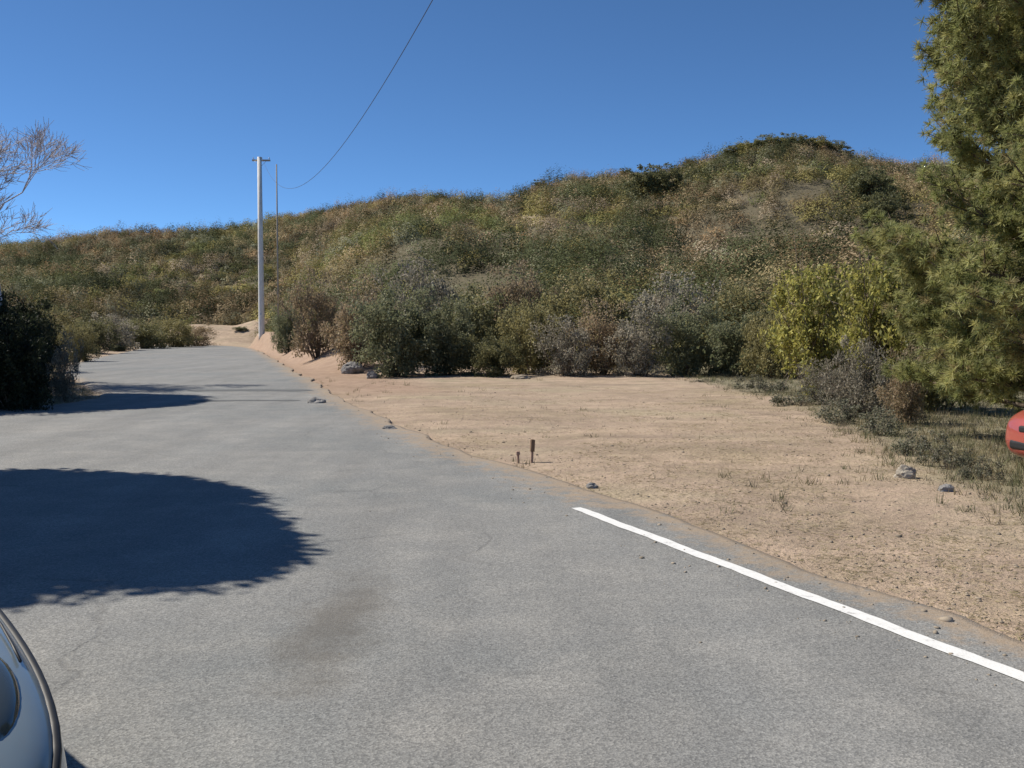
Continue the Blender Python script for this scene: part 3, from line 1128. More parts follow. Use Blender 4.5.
# ------------------------------------------------------------------ chaparral over the hillside (one mass)
def chaparral():
    global rng
    rng = np.random.default_rng(3)
    n0 = 42000
    az = rng.uniform(math.atan((-150 - 512) / F), math.atan((1180 - 512) / F), n0)
    px = 512 + F * np.tan(az)
    db = np.interp(px, DBX, DBY)
    dmax = 262.0
    dep = np.sqrt(rng.uniform(0, 1, n0) * (dmax ** 2 - (db + 1.5) ** 2) + (db + 1.5) ** 2)
    x, y = dep * np.tan(az), dep
    dr_ = x - right_edge(y)
    dl_ = left_edge(np.minimum(y, 96)) - x
    keep = ~((y < 119) & (dr_ < np.where(y < 60, 3.6, np.where(y < 98, 1.9, -0.4))) & (dl_ < 2.0)) & ~((y > 112) & (y < 130) & (x > -48) & (x < -29))
    # thin overlapping ones out on a jittered grid so they do not pile up
    cell = {}
    ok = np.zeros(n0, bool)
    for i_ in range(n0):
        if not keep[i_]:
            continue
        c = 2.1 if y[i_] < 90 else 2.7
        key = (int(x[i_] / c), int(y[i_] / c))
        if key in cell:
            continue
        cell[key] = 1
        ok[i_] = True
    x, y = x[ok], y[ok]
    z = height(x, y)
    n = len(x)
    # species patches
    s1 = 1.15 * fnoise(x, y, 26, 11) + 0.6 * fnoise(x, y, 9, 12) + 0.4 * rng.normal(size=n)
    s2 = fnoise(x, y, 30, 13) + 0.7 * rng.normal(size=n)
    pal = np.array([(.225, .185, .12), (.19, .165, .095), (.185, .172, .07), (.125, .145, .058), (.06, .072, .036), (.25, .215, .16), (.215, .16, .095), (.165, .175, .12)])
    sp = np.where(s1 > 0.75, 3, np.where(s1 > 0.3, 2, np.where(s1 > -0.25, 1, np.where(s1 > -0.8, 0, 6))))
    sp = np.where((s2 > 0.95) | (rng.random(n) < 0.07), 4, sp)
    sp = np.where((s2 < -1.05), 5, sp)
    sp = np.where((s2 > 0.6) & (s2 < 0.95), 7, sp)
    base = 1.5 * (1 + 0.3 * fnoise(x, y, 17, 51) + 0.15 * fnoise(x, y, 45, 52))[:, None] * pal[sp] * np.array([1.07, 1.0, 0.93]) * (1 + 0.24 * rng.normal(size=(n, 1))).clip(0.55, 1.6)
    hgt = (rng.uniform(0.9, 2.1, n) + 1.6 * rng.random(n) ** 4) * np.where(sp == 4, 1.35, 1.0) * (1 + 0.35 * fnoise(x, y, 12, 14))
    wid = (rng.uniform(0.9, 1.9, n) + 1.5 * rng.random(n) ** 4) * np.where(sp == 4, 1.25, 1.0)
    nl = (np.where(y < 75, 620, np.where(y < 130, 400, 270)) * (wid / 1.4) ** 1.7).astype(int)
    ls = np.where(y < 75, 0.15, np.where(y < 130, 0.20, 0.26))
    idx = np.repeat(np.arange(n), nl)
    m = len(idx)
    # leaves lie on lumpy domes
    ang = rng.uniform(0, 2 * PI, m)
    cz = rng.uniform(0, 1, m)
    rr = np.sqrt(1 - cz ** 2)
    ph = rng.uniform(0, 6.28, n)[idx]
    lump = 1 + 0.22 * np.sin(3 * ang + ph) * rr + 0.2 * np.sin(5 * ang + 7 * cz + 2 * ph) + 0.05 * rng.normal(size=m)
    dep_ = (1 - 0.3 * rng.random(m) ** 2) * lump
    P = np.stack([x[idx] + np.cos(ang) * rr * wid[idx] * dep_,
                  y[idx] + np.sin(ang) * rr * wid[idx] * dep_,
                  z[idx] - 0.1 + cz * hgt[idx] * dep_], 1)
    O = np.stack([np.cos(ang) * rr, np.sin(ang) * rr, cz + 0.25], 1)
    v, f = leaf_quads(P, ls[idx], 0.35, 0.6, outward=O)
    c = base[idx] * (1 + 0.06 * rng.normal(size=(m, 1))).clip(0.6, 1.5)
    me = mesh_np('chaparral', v, f, 4, np.repeat(c, 4, axis=0))
    me.materials.append(M_SCRUB)
    o = link('chaparral', me)
    tag(o, 'brown and olive chaparral scrub covering the whole hillside', 'scrub', kind='stuff')
    return n, m


print('chaparral', chaparral())


# ------------------------------------------------------------------ dry grass and pebbles
def grass():
    global rng
    rng = np.random.default_rng(31)
    pts = []
    # bush-line foot, lot edge under the pine, verges, bank, sparse on the lot
    n = 26000
    px = rng.uniform(250, 1180, n)
    dep = 4 + 34 * rng.random(n) ** 1.4
    x = (px - 512) / F * dep
    y = dep
    dr_ = x - right_edge(y)
    db = np.interp(px, DBX, DBY)
    w = sstep(-0.6, 1.4, x - np.interp(y, wl[:, 0], wl[:, 1])) * 0.9
    w = np.maximum(w, sstep(-3.2, -0.4, y - db))
    patch = 0.5 + 0.5 * fnoise(x, y, 1.6, 21)
    w = np.maximum(w, 0.05 * (patch > 0.72))
    w = np.maximum(w, 0.10 * sstep(1.0, 0.2, np.abs(dr_ - 0.3)) * (patch > 0.5))
    ok = (rng.random(n) < w) & (dr_ > 0.12)
    x1, y1 = x[ok], y[ok]
    n2 = 5000
    y2 = rng.uniform(18, 60, n2)
    x2 = left_edge(y2) - rng.uniform(0.2, 5, n2)
    # straw and litter lying on the dirt
    n3 = 4500
    d3 = 4.5 + 26 * rng.random(n3) ** 1.5
    x3 = (rng.uniform(330, 1150, n3) - 512) / F * d3
    k3 = (x3 - right_edge(d3) > 0.15) & (fnoise(x3, d3, 0.9, 41) + 0.5 * fnoise(x3, d3, 3.0, 42) > -0.1)
    x3, y3 = x3[k3], d3[k3]
    x, y = np.concatenate([x1, x2, x3]), np.concatenate([y1, y2, y3])
    flat = np.repeat(np.arange(len(x)) >= len(x) - len(x3), 12)
    z = height(x, y)
    nb = 12
    m = len(x) * nb
    B = np.repeat(np.stack([x, y, z - 0.01], 1), nb, axis=0)
    B[:, :2] += rng.normal(size=(m, 2)) * 0.05
    hh = np.repeat(rng.uniform(0.06, 0.2, len(x)), nb)[:, None] * rng.uniform(0.5, 1.1, (m, 1))
    d = np.concatenate([rng.normal(size=(m, 2)) * 0.45, np.ones((m, 1))], 1)
    d /= np.linalg.norm(d, axis=1, keepdims=True)
    s = np.cross(d, rand_dirs(m))
    s /= np.linalg.norm(s, axis=1, keepdims=True) + 1e-9
    d[flat, 2] = 0.04 + 0.1 * rng.random(int(flat.sum()))
    d[flat, :2] = rng.normal(size=(int(flat.sum()), 2))
    d /= np.linalg.norm(d, axis=1, keepdims=True)
    B[flat, :2] += rng.normal(size=(int(flat.sum()), 2)) * 0.12
    B[flat, 2] += 0.014
    hh[flat] *= 0.55
    T_ = B + d * hh
    wd = 0.0045
    v = np.stack([B - s * wd, B + s * wd, T_], 1).reshape(-1, 3)
    f = np.arange(len(v), dtype=np.int32).reshape(-1, 3)
    pal = np.array([(.36, .30, .18), (.30, .26, .16), (.22, .22, .12), (.25, .22, .16), (.16, .17, .09)])
    ci = rng.integers(0, 5, len(x))
    ci[len(x) - len(x3):] = rng.integers(0, 2, len(x3))
    c = np.repeat(pal[ci], nb, axis=0) * rng.uniform(0.75, 1.2, (m, 1))
    me = mesh_np('dry_grass', v, f, 3, np.repeat(c, 3, axis=0))
    me.materials.append(M_DRY)
    tag(link('dry_grass', me), 'short dry grass along the bush line, verges and under the pine', 'grass', kind='stuff')


grass()

M_STONE = simple('stone', (0.30, 0.25, 0.19), 0.9, spec=0.2, var=0.35, scale=3)
M_STONE_G = simple('grey_stone', (0.24, 0.23, 0.22), 0.9, spec=0.2, var=0.3, scale=5)
M_STONE_P = simple('pale_stone', (0.36, 0.32, 0.26), 0.9, spec=0.2, var=0.25, scale=5)


def pebbles():
    global rng
    rng = np.random.default_rng(91)
    bm = bmesh.new()
    bmesh.ops.create_icosphere(bm, subdivisions=1, radius=1)
    bv = np.array([v.co[:] for v in bm.verts])
    bf = np.array([[v.index for v in f.verts] for f in bm.faces])
    bm.free()
    n = 9000
    px = rng.uniform(300, 1150, n)
    dep = 4.2 + 22 * rng.random(n) ** 1.6
    x, y = (px - 512) / F * dep, dep
    dr_ = x - right_edge(y)
    pr = np.where(dr_ > 0.05, 1.0, np.where(dr_ > -0.9, 0.25, 0.004))
    ok = rng.random(n) < pr
    x, y = x[ok], y[ok]
    n = len(x)
    z = np.where(x - right_edge(y) > 0.1, height(x, y), 0.008)
    s = 0.004 + 0.011 * rng.random(n) ** 3 + 0.014 * (rng.random(n) > 0.99)
    vv, ff = [], []
    sc = np.stack([s * rng.uniform(0.8, 1.4, n), s * rng.uniform(0.8, 1.4, n), s * rng.uniform(0.5, 0.8, n)], 1)
    a = rng.uniform(0, 6.28, n)
    jit = 1 + 0.18 * rng.normal(size=(n, len(bv), 1))
    L = bv[None] * jit * sc[:, None, :]
    X_ = L[..., 0] * np.cos(a)[:, None] - L[..., 1] * np.sin(a)[:, None] + x[:, None]
    Y_ = L[..., 0] * np.sin(a)[:, None] + L[..., 1] * np.cos(a)[:, None] + y[:, None]
    Z_ = L[..., 2] + (z + s * 0.15)[:, None]
    v = np.stack([X_, Y_, Z_], -1).reshape(-1, 3)
    f = (bf[None] + (np.arange(n) * len(bv))[:, None, None]).reshape(-1, 3)
    me = mesh_np('gravel', v, f, 3)
    me.materials.append(M_STONE)
    tag(link('gravel', me), 'loose tan gravel scattered over the dirt lot and road edge', 'gravel', kind='stuff')


pebbles()


def rock(loc, size, mat, label, seed):
    bm = bmesh.new()
    bmesh.ops.create_icosphere(bm, subdivisions=4, radius=1)
    for v in bm.verts:
        n_ = mnoise.fractal(v.co * 0.9 + Vector((seed, seed * 2, 0)), 1.0, 2.0, 5)
        c_ = mnoise.cell(v.co * 1.4 + Vector((seed, 0, 0)))
        v.co *= 1 + 0.32 * n_ + 0.10 * c_
        v.co.x *= size[0]
        v.co.y *= size[1]
        v.co.z *= size[2]
    o = obj_bm('rock', bm, mat, smooth=False)
    o.location = loc
    tag(o, label, 'rock')
    return o


for px, py, sz, mt, lb in [
    (316, 403, (0.2, 0.16, 0.12), M_STONE_G, 'small dark grey rock at the right road edge near the far shadow'),
    (390, 429, (0.13, 0.1, 0.07), M_STONE_G, 'small dark rock where the asphalt meets the dirt lot'),
    (352, 373, (0.36, 0.3, 0.3), M_STONE_G, 'bluish grey boulder at the foot of the brown bank shrubs'),
    (372, 376, (0.2, 0.2, 0.16), M_STONE_G, 'grey rock just right of the bluish boulder'),
    (906, 476, (0.12, 0.09, 0.1), M_STONE_P, 'pale rock on the weeds left of the red car'),
    (946, 489, (0.08, 0.07, 0.05), M_STONE_G, 'small dark rock in front of the pale rock, toward the camera'),
    (592, 484, (0.06, 0.05, 0.04), M_STONE_G, 'fist sized dark stone on the dirt beyond the far end of the white line'),
    (520, 378, (0.3, 0.22, 0.1), M_STONE, 'flat tan rock at the foot of the bush line behind the stakes'),
]:
    x_, y_ = g(px, py)
    rock((x_, y_, zat(x_, y_) + sz[2] * 0.35), sz, mt, lb, px * 0.013)

# ------------------------------------------------------------------ stakes
M_WOOD = bark_mat('weathered_wood', (0.13, 0.085, 0.055), (0.27, 0.18, 0.12), 30)
M_WOOD2 = bark_mat('pale_wood', (0.3, 0.2, 0.15), (0.45, 0.32, 0.25), 30)


def stake(px, base_py, top_py, w, cap_frac, lean, label, mats):
    x_, y_ = g(px, base_py)
    h = (base_py - top_py) / F * y_ * 1.02
    o = empty('wooden_stake', (x_, y_, zat(x_, y_) - 0.05), 0.3)
    o.rotation_euler = (lean[0], lean[1], 0.3)
    tag(o, label, 'stake')
    h += 0.05
    bm = bmesh.new()
    bm_box(bm, (0, 0, h * (1 - cap_frac) / 2), (w, w, h * (1 - cap_frac)), 0.004)
    obj_bm('shaft', bm, mats[0], o, smooth=False)
    bm = bmesh.new()
    bm_box(bm, (0, 0, h * (1 - cap_frac / 2) + 0.001), (w * 1.7, w * 1.7, h * cap_frac), 0.008)
    obj_bm('top', bm, mats[1], o, smooth=False)


stake(531.5, 460, 437, 0.03, 0.45, (0.02, 0.04), 'short wooden stake with a dark square head on the dirt lot', (M_WOOD2, M_WOOD))
stake(518.5, 460, 448, 0.026, 0.25, (0.05, -0.06), 'shorter pale reddish stake left of the dark headed stake', (M_WOOD2, M_WOOD2))

# ------------------------------------------------------------------ utility pole and line
M_POLE = bark_mat('bleached_pole', (0.58, 0.56, 0.52), (0.8, 0.78, 0.73), 9)
M_ARM = bark_mat('crossarm_wood', (0.28, 0.25, 0.21), (0.42, 0.38, 0.33), 20)
M_CERAMIC = simple('ceramic', (0.45, 0.47, 0.48), 0.25, var=0.1)
M_WIRE = simple('cable', (0.035, 0.035, 0.04), 0.6, var=0.2)
M_STEEL = simple('galvanised_steel', (0.45, 0.46, 0.47), 0.45, 0.8, var=0.15)


def pole_build(loc, rz, label, H):
    o = empty('utility_pole', loc, rz)
    tag(o, label, 'utility pole')
    T = Tubes()
    T.add([(0, 0, -0.5), (0, 0, 0), (0, 0, H * 0.5), (0, 0, H)], [0.28, 0.275, 0.235, 0.19], 16)
    m_ = T.mesh('shaft')
    m_.materials.append(M_POLE)
    link('shaft', m_, None, o)
    for zc, half in ((H - 0.25, 0.8),):
        bm = bmesh.new()
        bm_box(bm, (0.1, 0.285, zc), (half * 2, 0.12, 0.15), 0.01)
        obj_bm('crossarm', bm, M_ARM, o, smooth=False)
        for ix in (-0.6, 0.15, 0.8):
            bm = bmesh.new()
            bm_cyl(bm, (ix, 0.285, zc + 0.06), (ix, 0.285, zc + 0.16), 0.018, seg=10)
            bm_cyl(bm, (ix, 0.285, zc + 0.16), (ix, 0.285, zc + 0.21), 0.055, 0.045, 14)
            bm_cyl(bm, (ix, 0.285, zc + 0.212), (ix, 0.285, zc + 0.27), 0.045, 0.03, 14)
            obj_bm('insulator', bm, M_CERAMIC, o)
        for s_ in (-1, 1):
            bm = bmesh.new()
            a_, b_ = Vector((s_ * 0.5 + 0.06, 0.17, zc - 0.07)), Vector((0, 0.15, zc - 0.65))
            bm_cyl(bm, a_, b_, 0.014, seg=8)
            obj_bm('brace', bm, M_STEEL, o)
    bm = bmesh.new()
    bm_box(bm, (0, -0.30, H * 0.12), (0.12, 0.02, 0.2), 0.004)
    obj_bm('tag_plate', bm, M_STEEL, o, smooth=False)
    return o


PX, PY = (262 - 512) / F * 92, 92.0
PZ = zat(PX, PY)
PTOP = at(265, 157, PY).z
pdir = math.atan2(-10 - 66, 7.0 - PX)
pole_build((PX, PY, PZ), 0.05, 'tall pale utility pole with a short crossarm on the bank beside the far road', PTOP - PZ)
mx_, my_ = PX + 1.3, PY + 0.9
T = Tubes()
mz_ = zat(mx_, my_)
T.add([(mx_, my_, mz_ - 0.5), (mx_, my_, mz_ + 8), (mx_, my_, PTOP - 0.5)], [0.075, 0.07, 0.055], 12)
m_ = T.mesh('slim_pole')
m_.materials.append(M_ARM)
tag(link('slim_pole', m_), 'slim grey brown pole standing just right of the tall pale utility pole', 'pole')
QX, QY = 8.25, -14.14
QZ = zat(QX, QY)
pole_build((QX, QY, QZ), 0.05, 'second utility pole carrying the near end of the overhead line', 13.05)
T = Tubes()
# sagging line between the two poles
A_ = Vector((PX + 0.15, PY + 0.285, PTOP - 0.02))
B_ = Vector((QX + 0.15, QY + 0.285, QZ + 13.03))
pts = []
SAG = 7.0
for k in range(61):
    t = k / 60
    p = A_.lerp(B_, t)
    p.z -= SAG * 4 * t * (1 - t)
    pts.append(p)
T.add(pts, [0.009] * 61, 6)
m_ = T.mesh('overhead_line')
m_.materials.append(M_WIRE)
tag(link('overhead_line', m_), 'single dark overhead line sagging across the sky from the utility pole', 'cable')


# ------------------------------------------------------------------ cars
def paint_mat(name, col):
    m, nt, out = new_mat(name)
    tc = nt.nodes.new('ShaderNodeTexCoord')
    f = noise_n(nt, tc.outputs['Object'], 3, 5)
    dust = noise_n(nt, tc.outputs['Object'], 40, 4, 0.7)
    c = ramp(nt, f, [(0.3, tuple(x * 0.93 for x in col)), (0.7, tuple(min(1, x * 1.05) for x in col))])
    c = mixc(nt, mth(nt, 'MULTIPLY', ramp(nt, dust, [(0.45, (0, 0, 0)), (0.75, (1, 1, 1))]), 0.12), c, (0.35, 0.3, 0.24))
    p = bsdf(nt, out, c, 0.38, 0.35, 0.5)
    p.inputs['Coat Weight'].default_value = 0.8
    p.inputs['Coat Roughness'].default_value = 0.08
    return m


M_GLASS, _nt, _out = new_mat('tinted_glass')
_p = bsdf(_nt, _out, (0.02, 0.026, 0.026), 0.05, 0.0, 0.6)
M_TRIM = simple('black_trim', (0.018, 0.018, 0.018), 0.55, var=0.2)
M_TYRE = simple('tyre_rubber', (0.022, 0.022, 0.022), 0.85, var=0.25, scale=20)
M_RIM = simple('alloy', (0.5, 0.5, 0.51), 0.3, 0.9, var=0.08)
M_LENS, _nt, _out = new_mat('lamp_lens')
_p = bsdf(_nt, _out, (0.07, 0.085, 0.085), 0.08, 0.2, 0.8)
M_TAIL, _nt, _out = new_mat('tail_lens')
_p = bsdf(_nt, _out, (0.25, 0.012, 0.01), 0.12, 0.0, 0.6)
M_PLATE = simple('plate_blank', (0.55, 0.55, 0.52), 0.5, var=0.05)

CL, CW = 4.0, 1.68


def car_sections():
    # x (front +), half width, z bottom, z shoulder, z top(centre)
    return [(2.00, 0.48, 0.34, 0.52, 0.58), (1.94, 0.64, 0.27, 0.60, 0.68), (1.80, 0.755, 0.23, 0.68, 0.765), (1.55, 0.815, 0.21, 0.755, 0.84), (1.2, 0.835, 0.20, 0.81, 0.905),
            (0.8, 0.84, 0.20, 0.85, 0.955), (0.2, 0.84, 0.20, 0.88, 0.97), (-0.5, 0.84, 0.20, 0.90, 0.98), (-1.2, 0.835, 0.20, 0.92, 0.99),
            (-1.6, 0.82, 0.22, 0.93, 0.99), (-1.85, 0.77, 0.27, 0.90, 0.96), (-1.97, 0.68, 0.33, 0.82, 0.88)]


def make_car(name, paint, loc, heading, label):
    o = empty(name, loc, heading)
    tag(o, label, 'car')
    bm = bmesh.new()
    rings = []
    for (x, w, zb, zs, zt) in car_sections():
        half = [(0, zb), (w * 0.55, zb), (w * 0.88, zb + 0.02), (w * 0.985, zb + 0.12), (w, (zb + zs) * 0.5), (w * 0.995, zs - 0.12),
                (w * 0.965, zs), (w * 0.87, zs + (zt - zs) * 0.5), (w * 0.6, zs + (zt - zs) * 0.85), (w * 0.3, zt - 0.004), (0, zt)]
        prof = half + [(-a, b) for a, b in reversed(half[1:-1])]
        rings.append([bm.verts.new((x, a, b)) for a, b in prof])
    nP = len(rings[0])
    for r0, r1 in zip(rings[:-1], rings[1:]):
        for k in range(nP):
            bm.faces.new((r0[k], r0[(k + 1) % nP], r1[(k + 1) % nP], r1[k]))
    bm.faces.new(list(reversed(rings[0])))
    bm.faces.new(rings[-1])
    bmesh.ops.recalc_face_normals(bm, faces=bm.faces)
    me = bpy.data.meshes.new('body_src')
    bm.to_mesh(me)
    bm.free()
    tmp = bpy.data.objects.new('body_src', me)
    COL.objects.link(tmp)
    sub = tmp.modifiers.new('s', 'SUBSURF')
    sub.levels = sub.render_levels = 2
    # wheel openings
    WX, WR = (1.28, -1.28), 0.30
    cutters = []
    for wx in WX:
        for sy in (-1, 1):
            cb = bmesh.new()
            bm_cyl(cb, (wx, sy * 0.58, WR), (wx, sy * 1.0, WR), 0.365, seg=40)
            cme = bpy.data.meshes.new('cut')
            cb.to_mesh(cme)
            cb.free()
            co = bpy.data.objects.new('cut', cme)
            COL.objects.link(co)
            bo = tmp.modifiers.new('b', 'BOOLEAN')
            bo.operation = 'DIFFERENCE'
            bo.solver = 'EXACT'
            bo.object = co
            cutters.append(co)
    bpy.context.view_layer.update()
    dg = bpy.context.evaluated_depsgraph_get()
    fin = bpy.data.meshes.new_from_object(tmp.evaluated_get(dg))
    fin.name = 'body'
    for c in cutters:
        bpy.data.objects.remove(c)
    bpy.data.objects.remove(tmp)
    from mathutils.bvhtree import BVHTree
    shell = BVHTree.FromPolygons([v.co.copy() for v in fin.vertices], [tuple(p.vertices) for p in fin.polygons])
    # cabin joined to the body shell
    cab = bmesh.new()
    base = [(0.98, 0.70, 0.93), (0.55, 0.755, 0.93), (-0.5, 0.77, 0.93), (-1.45, 0.74, 0.93), (-1.82, 0.66, 0.93)]
    roof = [(0.18, 0.54, 1.365), (0.0, 0.58, 1.405), (-0.6, 0.60, 1.43), (-1.25, 0.575, 1.405), (-1.45, 0.53, 1.365)]
    bl = [cab.verts.new(p) for p in base]
    br = [cab.verts.new((a, -b, c)) for a, b, c in base]
    tl = [cab.verts.new(p) for p in roof]
    tr = [cab.verts.new((a, -b, c)) for a, b, c in roof]
    tc_ = [cab.verts.new((a, 0, c + 0.03)) for a, b, c in roof]
    bc0, bc1 = cab.verts.new((1.08, 0, 0.935)), cab.verts.new((-1.88, 0, 0.935))
    for k in range(4):
        cab.faces.new((bl[k], bl[k + 1], tl[k + 1], tl[k]))
        cab.faces.new((br[k + 1], br[k], tr[k], tr[k + 1]))
        cab.faces.new((tl[k], tl[k + 1], tc_[k + 1], tc_[k]))
        cab.faces.new((tc_[k], tc_[k + 1], tr[k + 1], tr[k]))
    cab.faces.new((bl[0], tl[0], tc_[0], bc0))
    cab.faces.new((bc0, tc_[0], tr[0], br[0]))
    cab.faces.new((tl[4], bl[4], bc1, tc_[4]))
    cab.faces.new((tc_[4], bc1, br[4], tr[4]))
    bmesh.ops.recalc_face_normals(cab, faces=cab.faces)
    es = [e for e in cab.edges if len(e.link_faces) == 2 and e.calc_face_angle(0) > 0.3]
    bmesh.ops.bevel(cab, geom=es, offset=0.045, segments=3, profile=0.5, affect='EDGES')
    cme = bpy.data.meshes.new('cab')
    cab.to_mesh(cme)
    cab.free()
    jb = bmesh.new()
    jb.from_mesh(fin)
    jb.from_mesh(cme)
    bpy.data.meshes.remove(cme)
    body = obj_bm('body', jb, paint, o)
    # glass panels laid proud of the cabin
    def panel(nm, quad, shrink, mat, lift=0.006, mirror=False):
        q = [Vector(p) for p in quad]
        if mirror:
            q = [Vector((p.x, -p.y, p.z)) for p in reversed(q)]
        c = sum(q, Vector()) / len(q)
        nv = Vector()
        for k in range(len(q)):
            nv += (q[k] - c).cross(q[(k + 1) % len(q)] - c)
        nv.normalize()
        if nv.dot(c - Vector((-0.4, 0, 1.0))) < 0:
            nv = -nv
        pb = bmesh.new()
        ins = []
        for k, p in enumerate(q):
            dv = (c - p)
            ins.append(p + dv.normalized() * shrink + nv * lift)
        vsx = [pb.verts.new(p) for p in ins]
        pb.faces.new(vsx)
        r = bmesh.ops.extrude_face_region(pb, geom=list(pb.faces))
        bmesh.ops.translate(pb, vec=-nv * 0.02, verts=[v for v in r['geom'] if isinstance(v, bmesh.types.BMVert)])
        bmesh.ops.bevel(pb, geom=list(pb.edges), offset=0.004, segments=2, affect='EDGES')
        bmesh.ops.recalc_face_normals(pb, faces=pb.faces)
        return obj_bm(nm, pb, mat, o, smooth=False)
    panel('windscreen', [base[0], (base[0][0], -base[0][1], base[0][2]), (roof[0][0], -roof[0][1], roof[0][2]), roof[0]], 0.05, M_GLASS, 0.035)
    panel('rear_window', [base[4], (base[4][0], -base[4][1], base[4][2]), (roof[4][0], -roof[4][1], roof[4][2]), roof[4]], 0.08, M_GLASS, 0.03)
    for mir in (False, True):
        panel('side_window', [(0.62, 0.752, 0.95), (-0.36, 0.769, 0.95), (-0.36, 0.594, 1.40), (0.06, 0.572, 1.385)], 0.05, M_GLASS, 0.012, mir)
        panel('side_window', [(-0.44, 0.769, 0.95), (-1.36, 0.744, 0.95), (-1.2, 0.578, 1.385), (-0.44, 0.596, 1.40)], 0.05, M_GLASS, 0.012, mir)
        s = -1 if mir else 1
        # head lamp wraps the front corner
        hb = bmesh.new()
        bmesh.ops.create_uvsphere(hb, u_segments=24, v_segments=14, radius=1)
        hm = Matrix.Translation((1.56, s * 0.635, 0.785)) @ Matrix.Rotation(s * math.radians(-12), 4, 'Z') @ Matrix.Rotation(math.radians(14), 4, 'Y') @ Matrix.Rotation(s * math.radians(-18), 4, 'X') @ Matrix.Diagonal((0.19, 0.075, 0.035, 1))
        bmesh.ops.transform(hb, matrix=hm, verts=hb.verts)
        obj_bm('headlight', hb, M_LENS, o)
        tb = bmesh.new()
        bm_box(tb, (-1.86, s * 0.66, 0.74), (0.16, 0.16, 0.26), 0.04, Matrix.Rotation(s * math.radians(25), 3, 'Z'), 3)
        obj_bm('tail_light', tb, M_TAIL, o)
        mb = bmesh.new()
        bm_box(mb, (0.30, s * 0.835, 1.02), (0.20, 0.08, 0.13), 0.035, None, 3)
        bm_box(mb, (0.37, s * 0.785, 0.975), (0.06, 0.10, 0.04), 0.012)
        obj_bm('side_mirror', mb, paint, o)
        rb = bmesh.new()
        bm_box(rb, (-0.25, s * 0.843, 0.56), (1.55, 0.02, 0.05), 0.008)
        obj_bm('rub_strip', rb, M_TRIM, o, smooth=False)
        # dark seam between bonnet and wing
        sb = Tubes()
        zs = [(1.42, 0.745), (1.32, 0.752), (1.2, 0.757), (1.1, 0.760), (0.98, 0.762)]
        def ztop(xx, yy):
            sec = sorted(car_sections())
            xs = [q_[0] for q_ in sec]
            w_ = np.interp(xx, xs, [q_[1] for q_ in sec])
            a_ = np.interp(xx, xs, [q_[3] for q_ in sec])
            b_ = np.interp(xx, xs, [q_[4] for q_ in sec])
            f_ = abs(yy) / w_
            return float(a_ + (b_ - a_) * np.interp(f_, [0, 0.3, 0.6, 0.87, 0.965], [1, 0.98, 0.85, 0.5, 0.0]))
        sb.add([(a_, s * b_, ztop(a_, b_) + 0.001) for a_, b_ in zs], [0.004] * 5, 6)
        sm = sb.mesh('bonnet_seam')
        link('bonnet_seam', sm, M_TRIM, o)
        mb_ = Tubes()
        cs = sorted(car_sections())
        pts_ = []
        for xx in np.linspace(1.88, -1.85, 48):
            gx = [q_[0] for q_ in cs]
            yy = s * float(np.interp(xx, gx, [q_[1] for q_ in cs])) * 0.965
            zz = float(np.interp(xx, gx, [q_[3] for q_ in cs])) - 0.015
            hit = shell.find_nearest(Vector((xx, yy, zz)))[0]
            pts_.append(hit)
        mb_.add(pts_, [0.003] + [0.013] * 46 + [0.003], 8)
        link('shoulder_moulding', mb_.mesh('shoulder_moulding'), M_TRIM, o)
        for dx in (-0.28, -1.12):
            db_ = bmesh.new()
            bm_box(db_, (dx, s * 0.845, 0.80), (0.16, 0.03, 0.03), 0.01)
            obj_bm('door_handle', db_, M_TRIM, o)
        for wx in WX:
            w_ = bpy.data.objects.new('wheel', None)
            COL.objects.link(w_)
            w_.parent = o
            w_.location = (wx, s * 0.735, WR)
            wb_ = bmesh.new()
            bmesh.ops.create_cone(wb_, cap_ends=True, segments=40, radius1=WR, radius2=WR, depth=0.19, matrix=Matrix.Rotation(PI / 2, 4, 'X'))
            bmesh.ops.bevel(wb_, geom=[e for e in wb_.edges if len(e.link_faces) == 2 and e.calc_face_angle(0) > 1], offset=0.03, segments=3, affect='EDGES')
            obj_bm('tyre', wb_, M_TYRE, w_)
            rb_ = bmesh.new()
            bm_cyl(rb_, (0, s * 0.06, 0), (0, s * 0.099, 0), 0.19, 0.185, 32)
            for k in range(6):
                a_ = k * PI / 3
                bm_box(rb_, (math.cos(a_) * 0.1, s * 0.103, math.sin(a_) * 0.1), (0.17, 0.016, 0.05), 0.005, Matrix.Rotation(-a_, 3, 'Y'))
            bm_cyl(rb_, (0, s * 0.1, 0), (0, s * 0.118, 0), 0.045, 0.04, 20)
            obj_bm('rim', rb_, M_RIM, w_, smooth=False)
    fb = bmesh.new()
    bm_box(fb, (1.955, 0, 0.40), (0.09, 0.92, 0.10), 0.03, None, 3)
    obj_bm('grille', fb, M_TRIM, o, smooth=False)
    fb = bmesh.new()
    bm_box(fb, (1.93, 0, 0.575), (0.14, 0.6, 0.07), 0.02, None, 3)
    obj_bm('upper_grille', fb, M_TRIM, o, smooth=False)
    fb = bmesh.new()
    bm_box(fb, (-1.95, 0, 0.45), (0.1, 1.25, 0.14), 0.04, None, 3)
    obj_bm('rear_bumper', fb, M_TRIM, o, smooth=False)
    fb = bmesh.new()
    bm_box(fb, (-2.005, 0, 0.62), (0.02, 0.32, 0.16), 0.004)
    obj_bm('number_plate', fb, M_PLATE, o, smooth=False)
    # wipers at the foot of the windscreen
    wv = Tubes()
    for yy in (0.42, -0.12):
        wv.add([(1.06, yy, 0.985), (1.0, yy - 0.25, 1.0), (0.96, yy - 0.5, 1.01)], [0.009, 0.008, 0.006], 6)
    wm = wv.mesh('wiper')
    link('wiper', wm, M_TRIM, o)
    return o


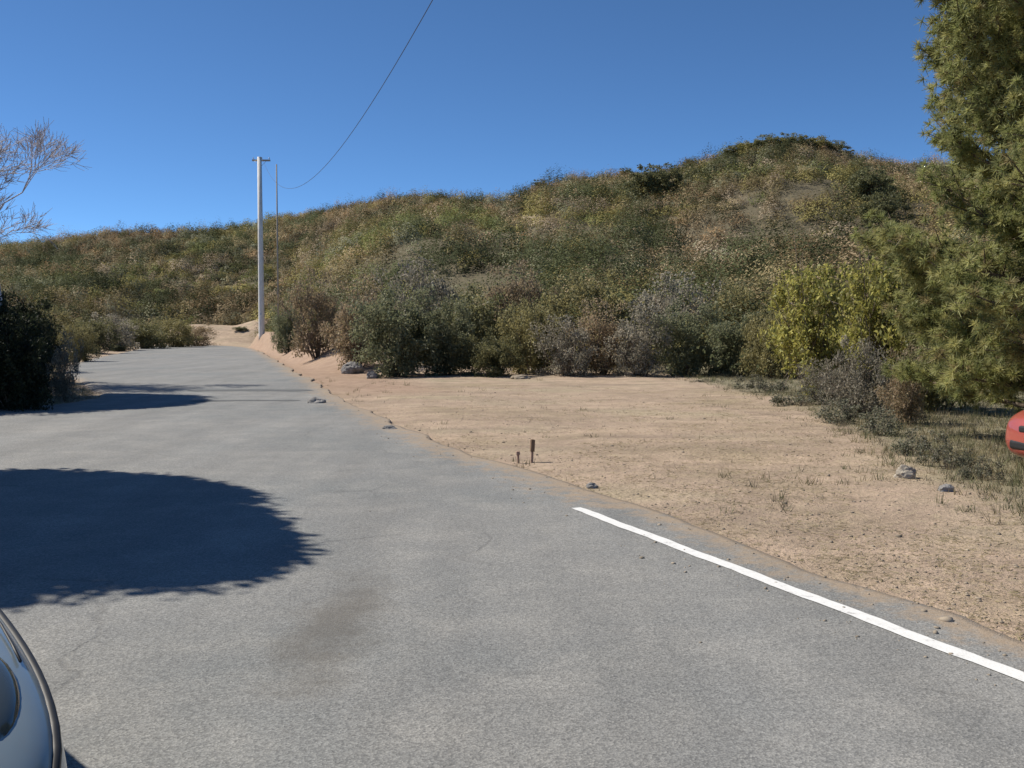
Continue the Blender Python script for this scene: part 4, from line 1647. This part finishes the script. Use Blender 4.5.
# silver car at the lower left: its front corner points at the camera
hd = math.radians(-50)          # heading of the car's front
near = Vector((-1.0, 2.29, 0))         # front wing corner as seen from the camera
fx = Vector((math.cos(hd), math.sin(hd), 0))
ly = Vector((-math.sin(hd), math.cos(hd), 0))
cpos = near - fx * 1.62 - ly * 0.80
make_car('parked_car', paint_mat('silver_blue_paint', (0.25, 0.31, 0.335)), (cpos.x, cpos.y, 0.008), hd,
         'silver blue hatchback at the lower left corner, its front wing and headlight beside the camera')
# red car under the pine boughs
x_, y_ = 7.34, 10.7
make_car('parked_car', paint_mat('red_paint', (0.5, 0.10, 0.07)), (x_, y_, zat(x_, y_) + 0.02), PI + 0.12,
         'red car under the pine boughs at the right edge, only its front end showing')
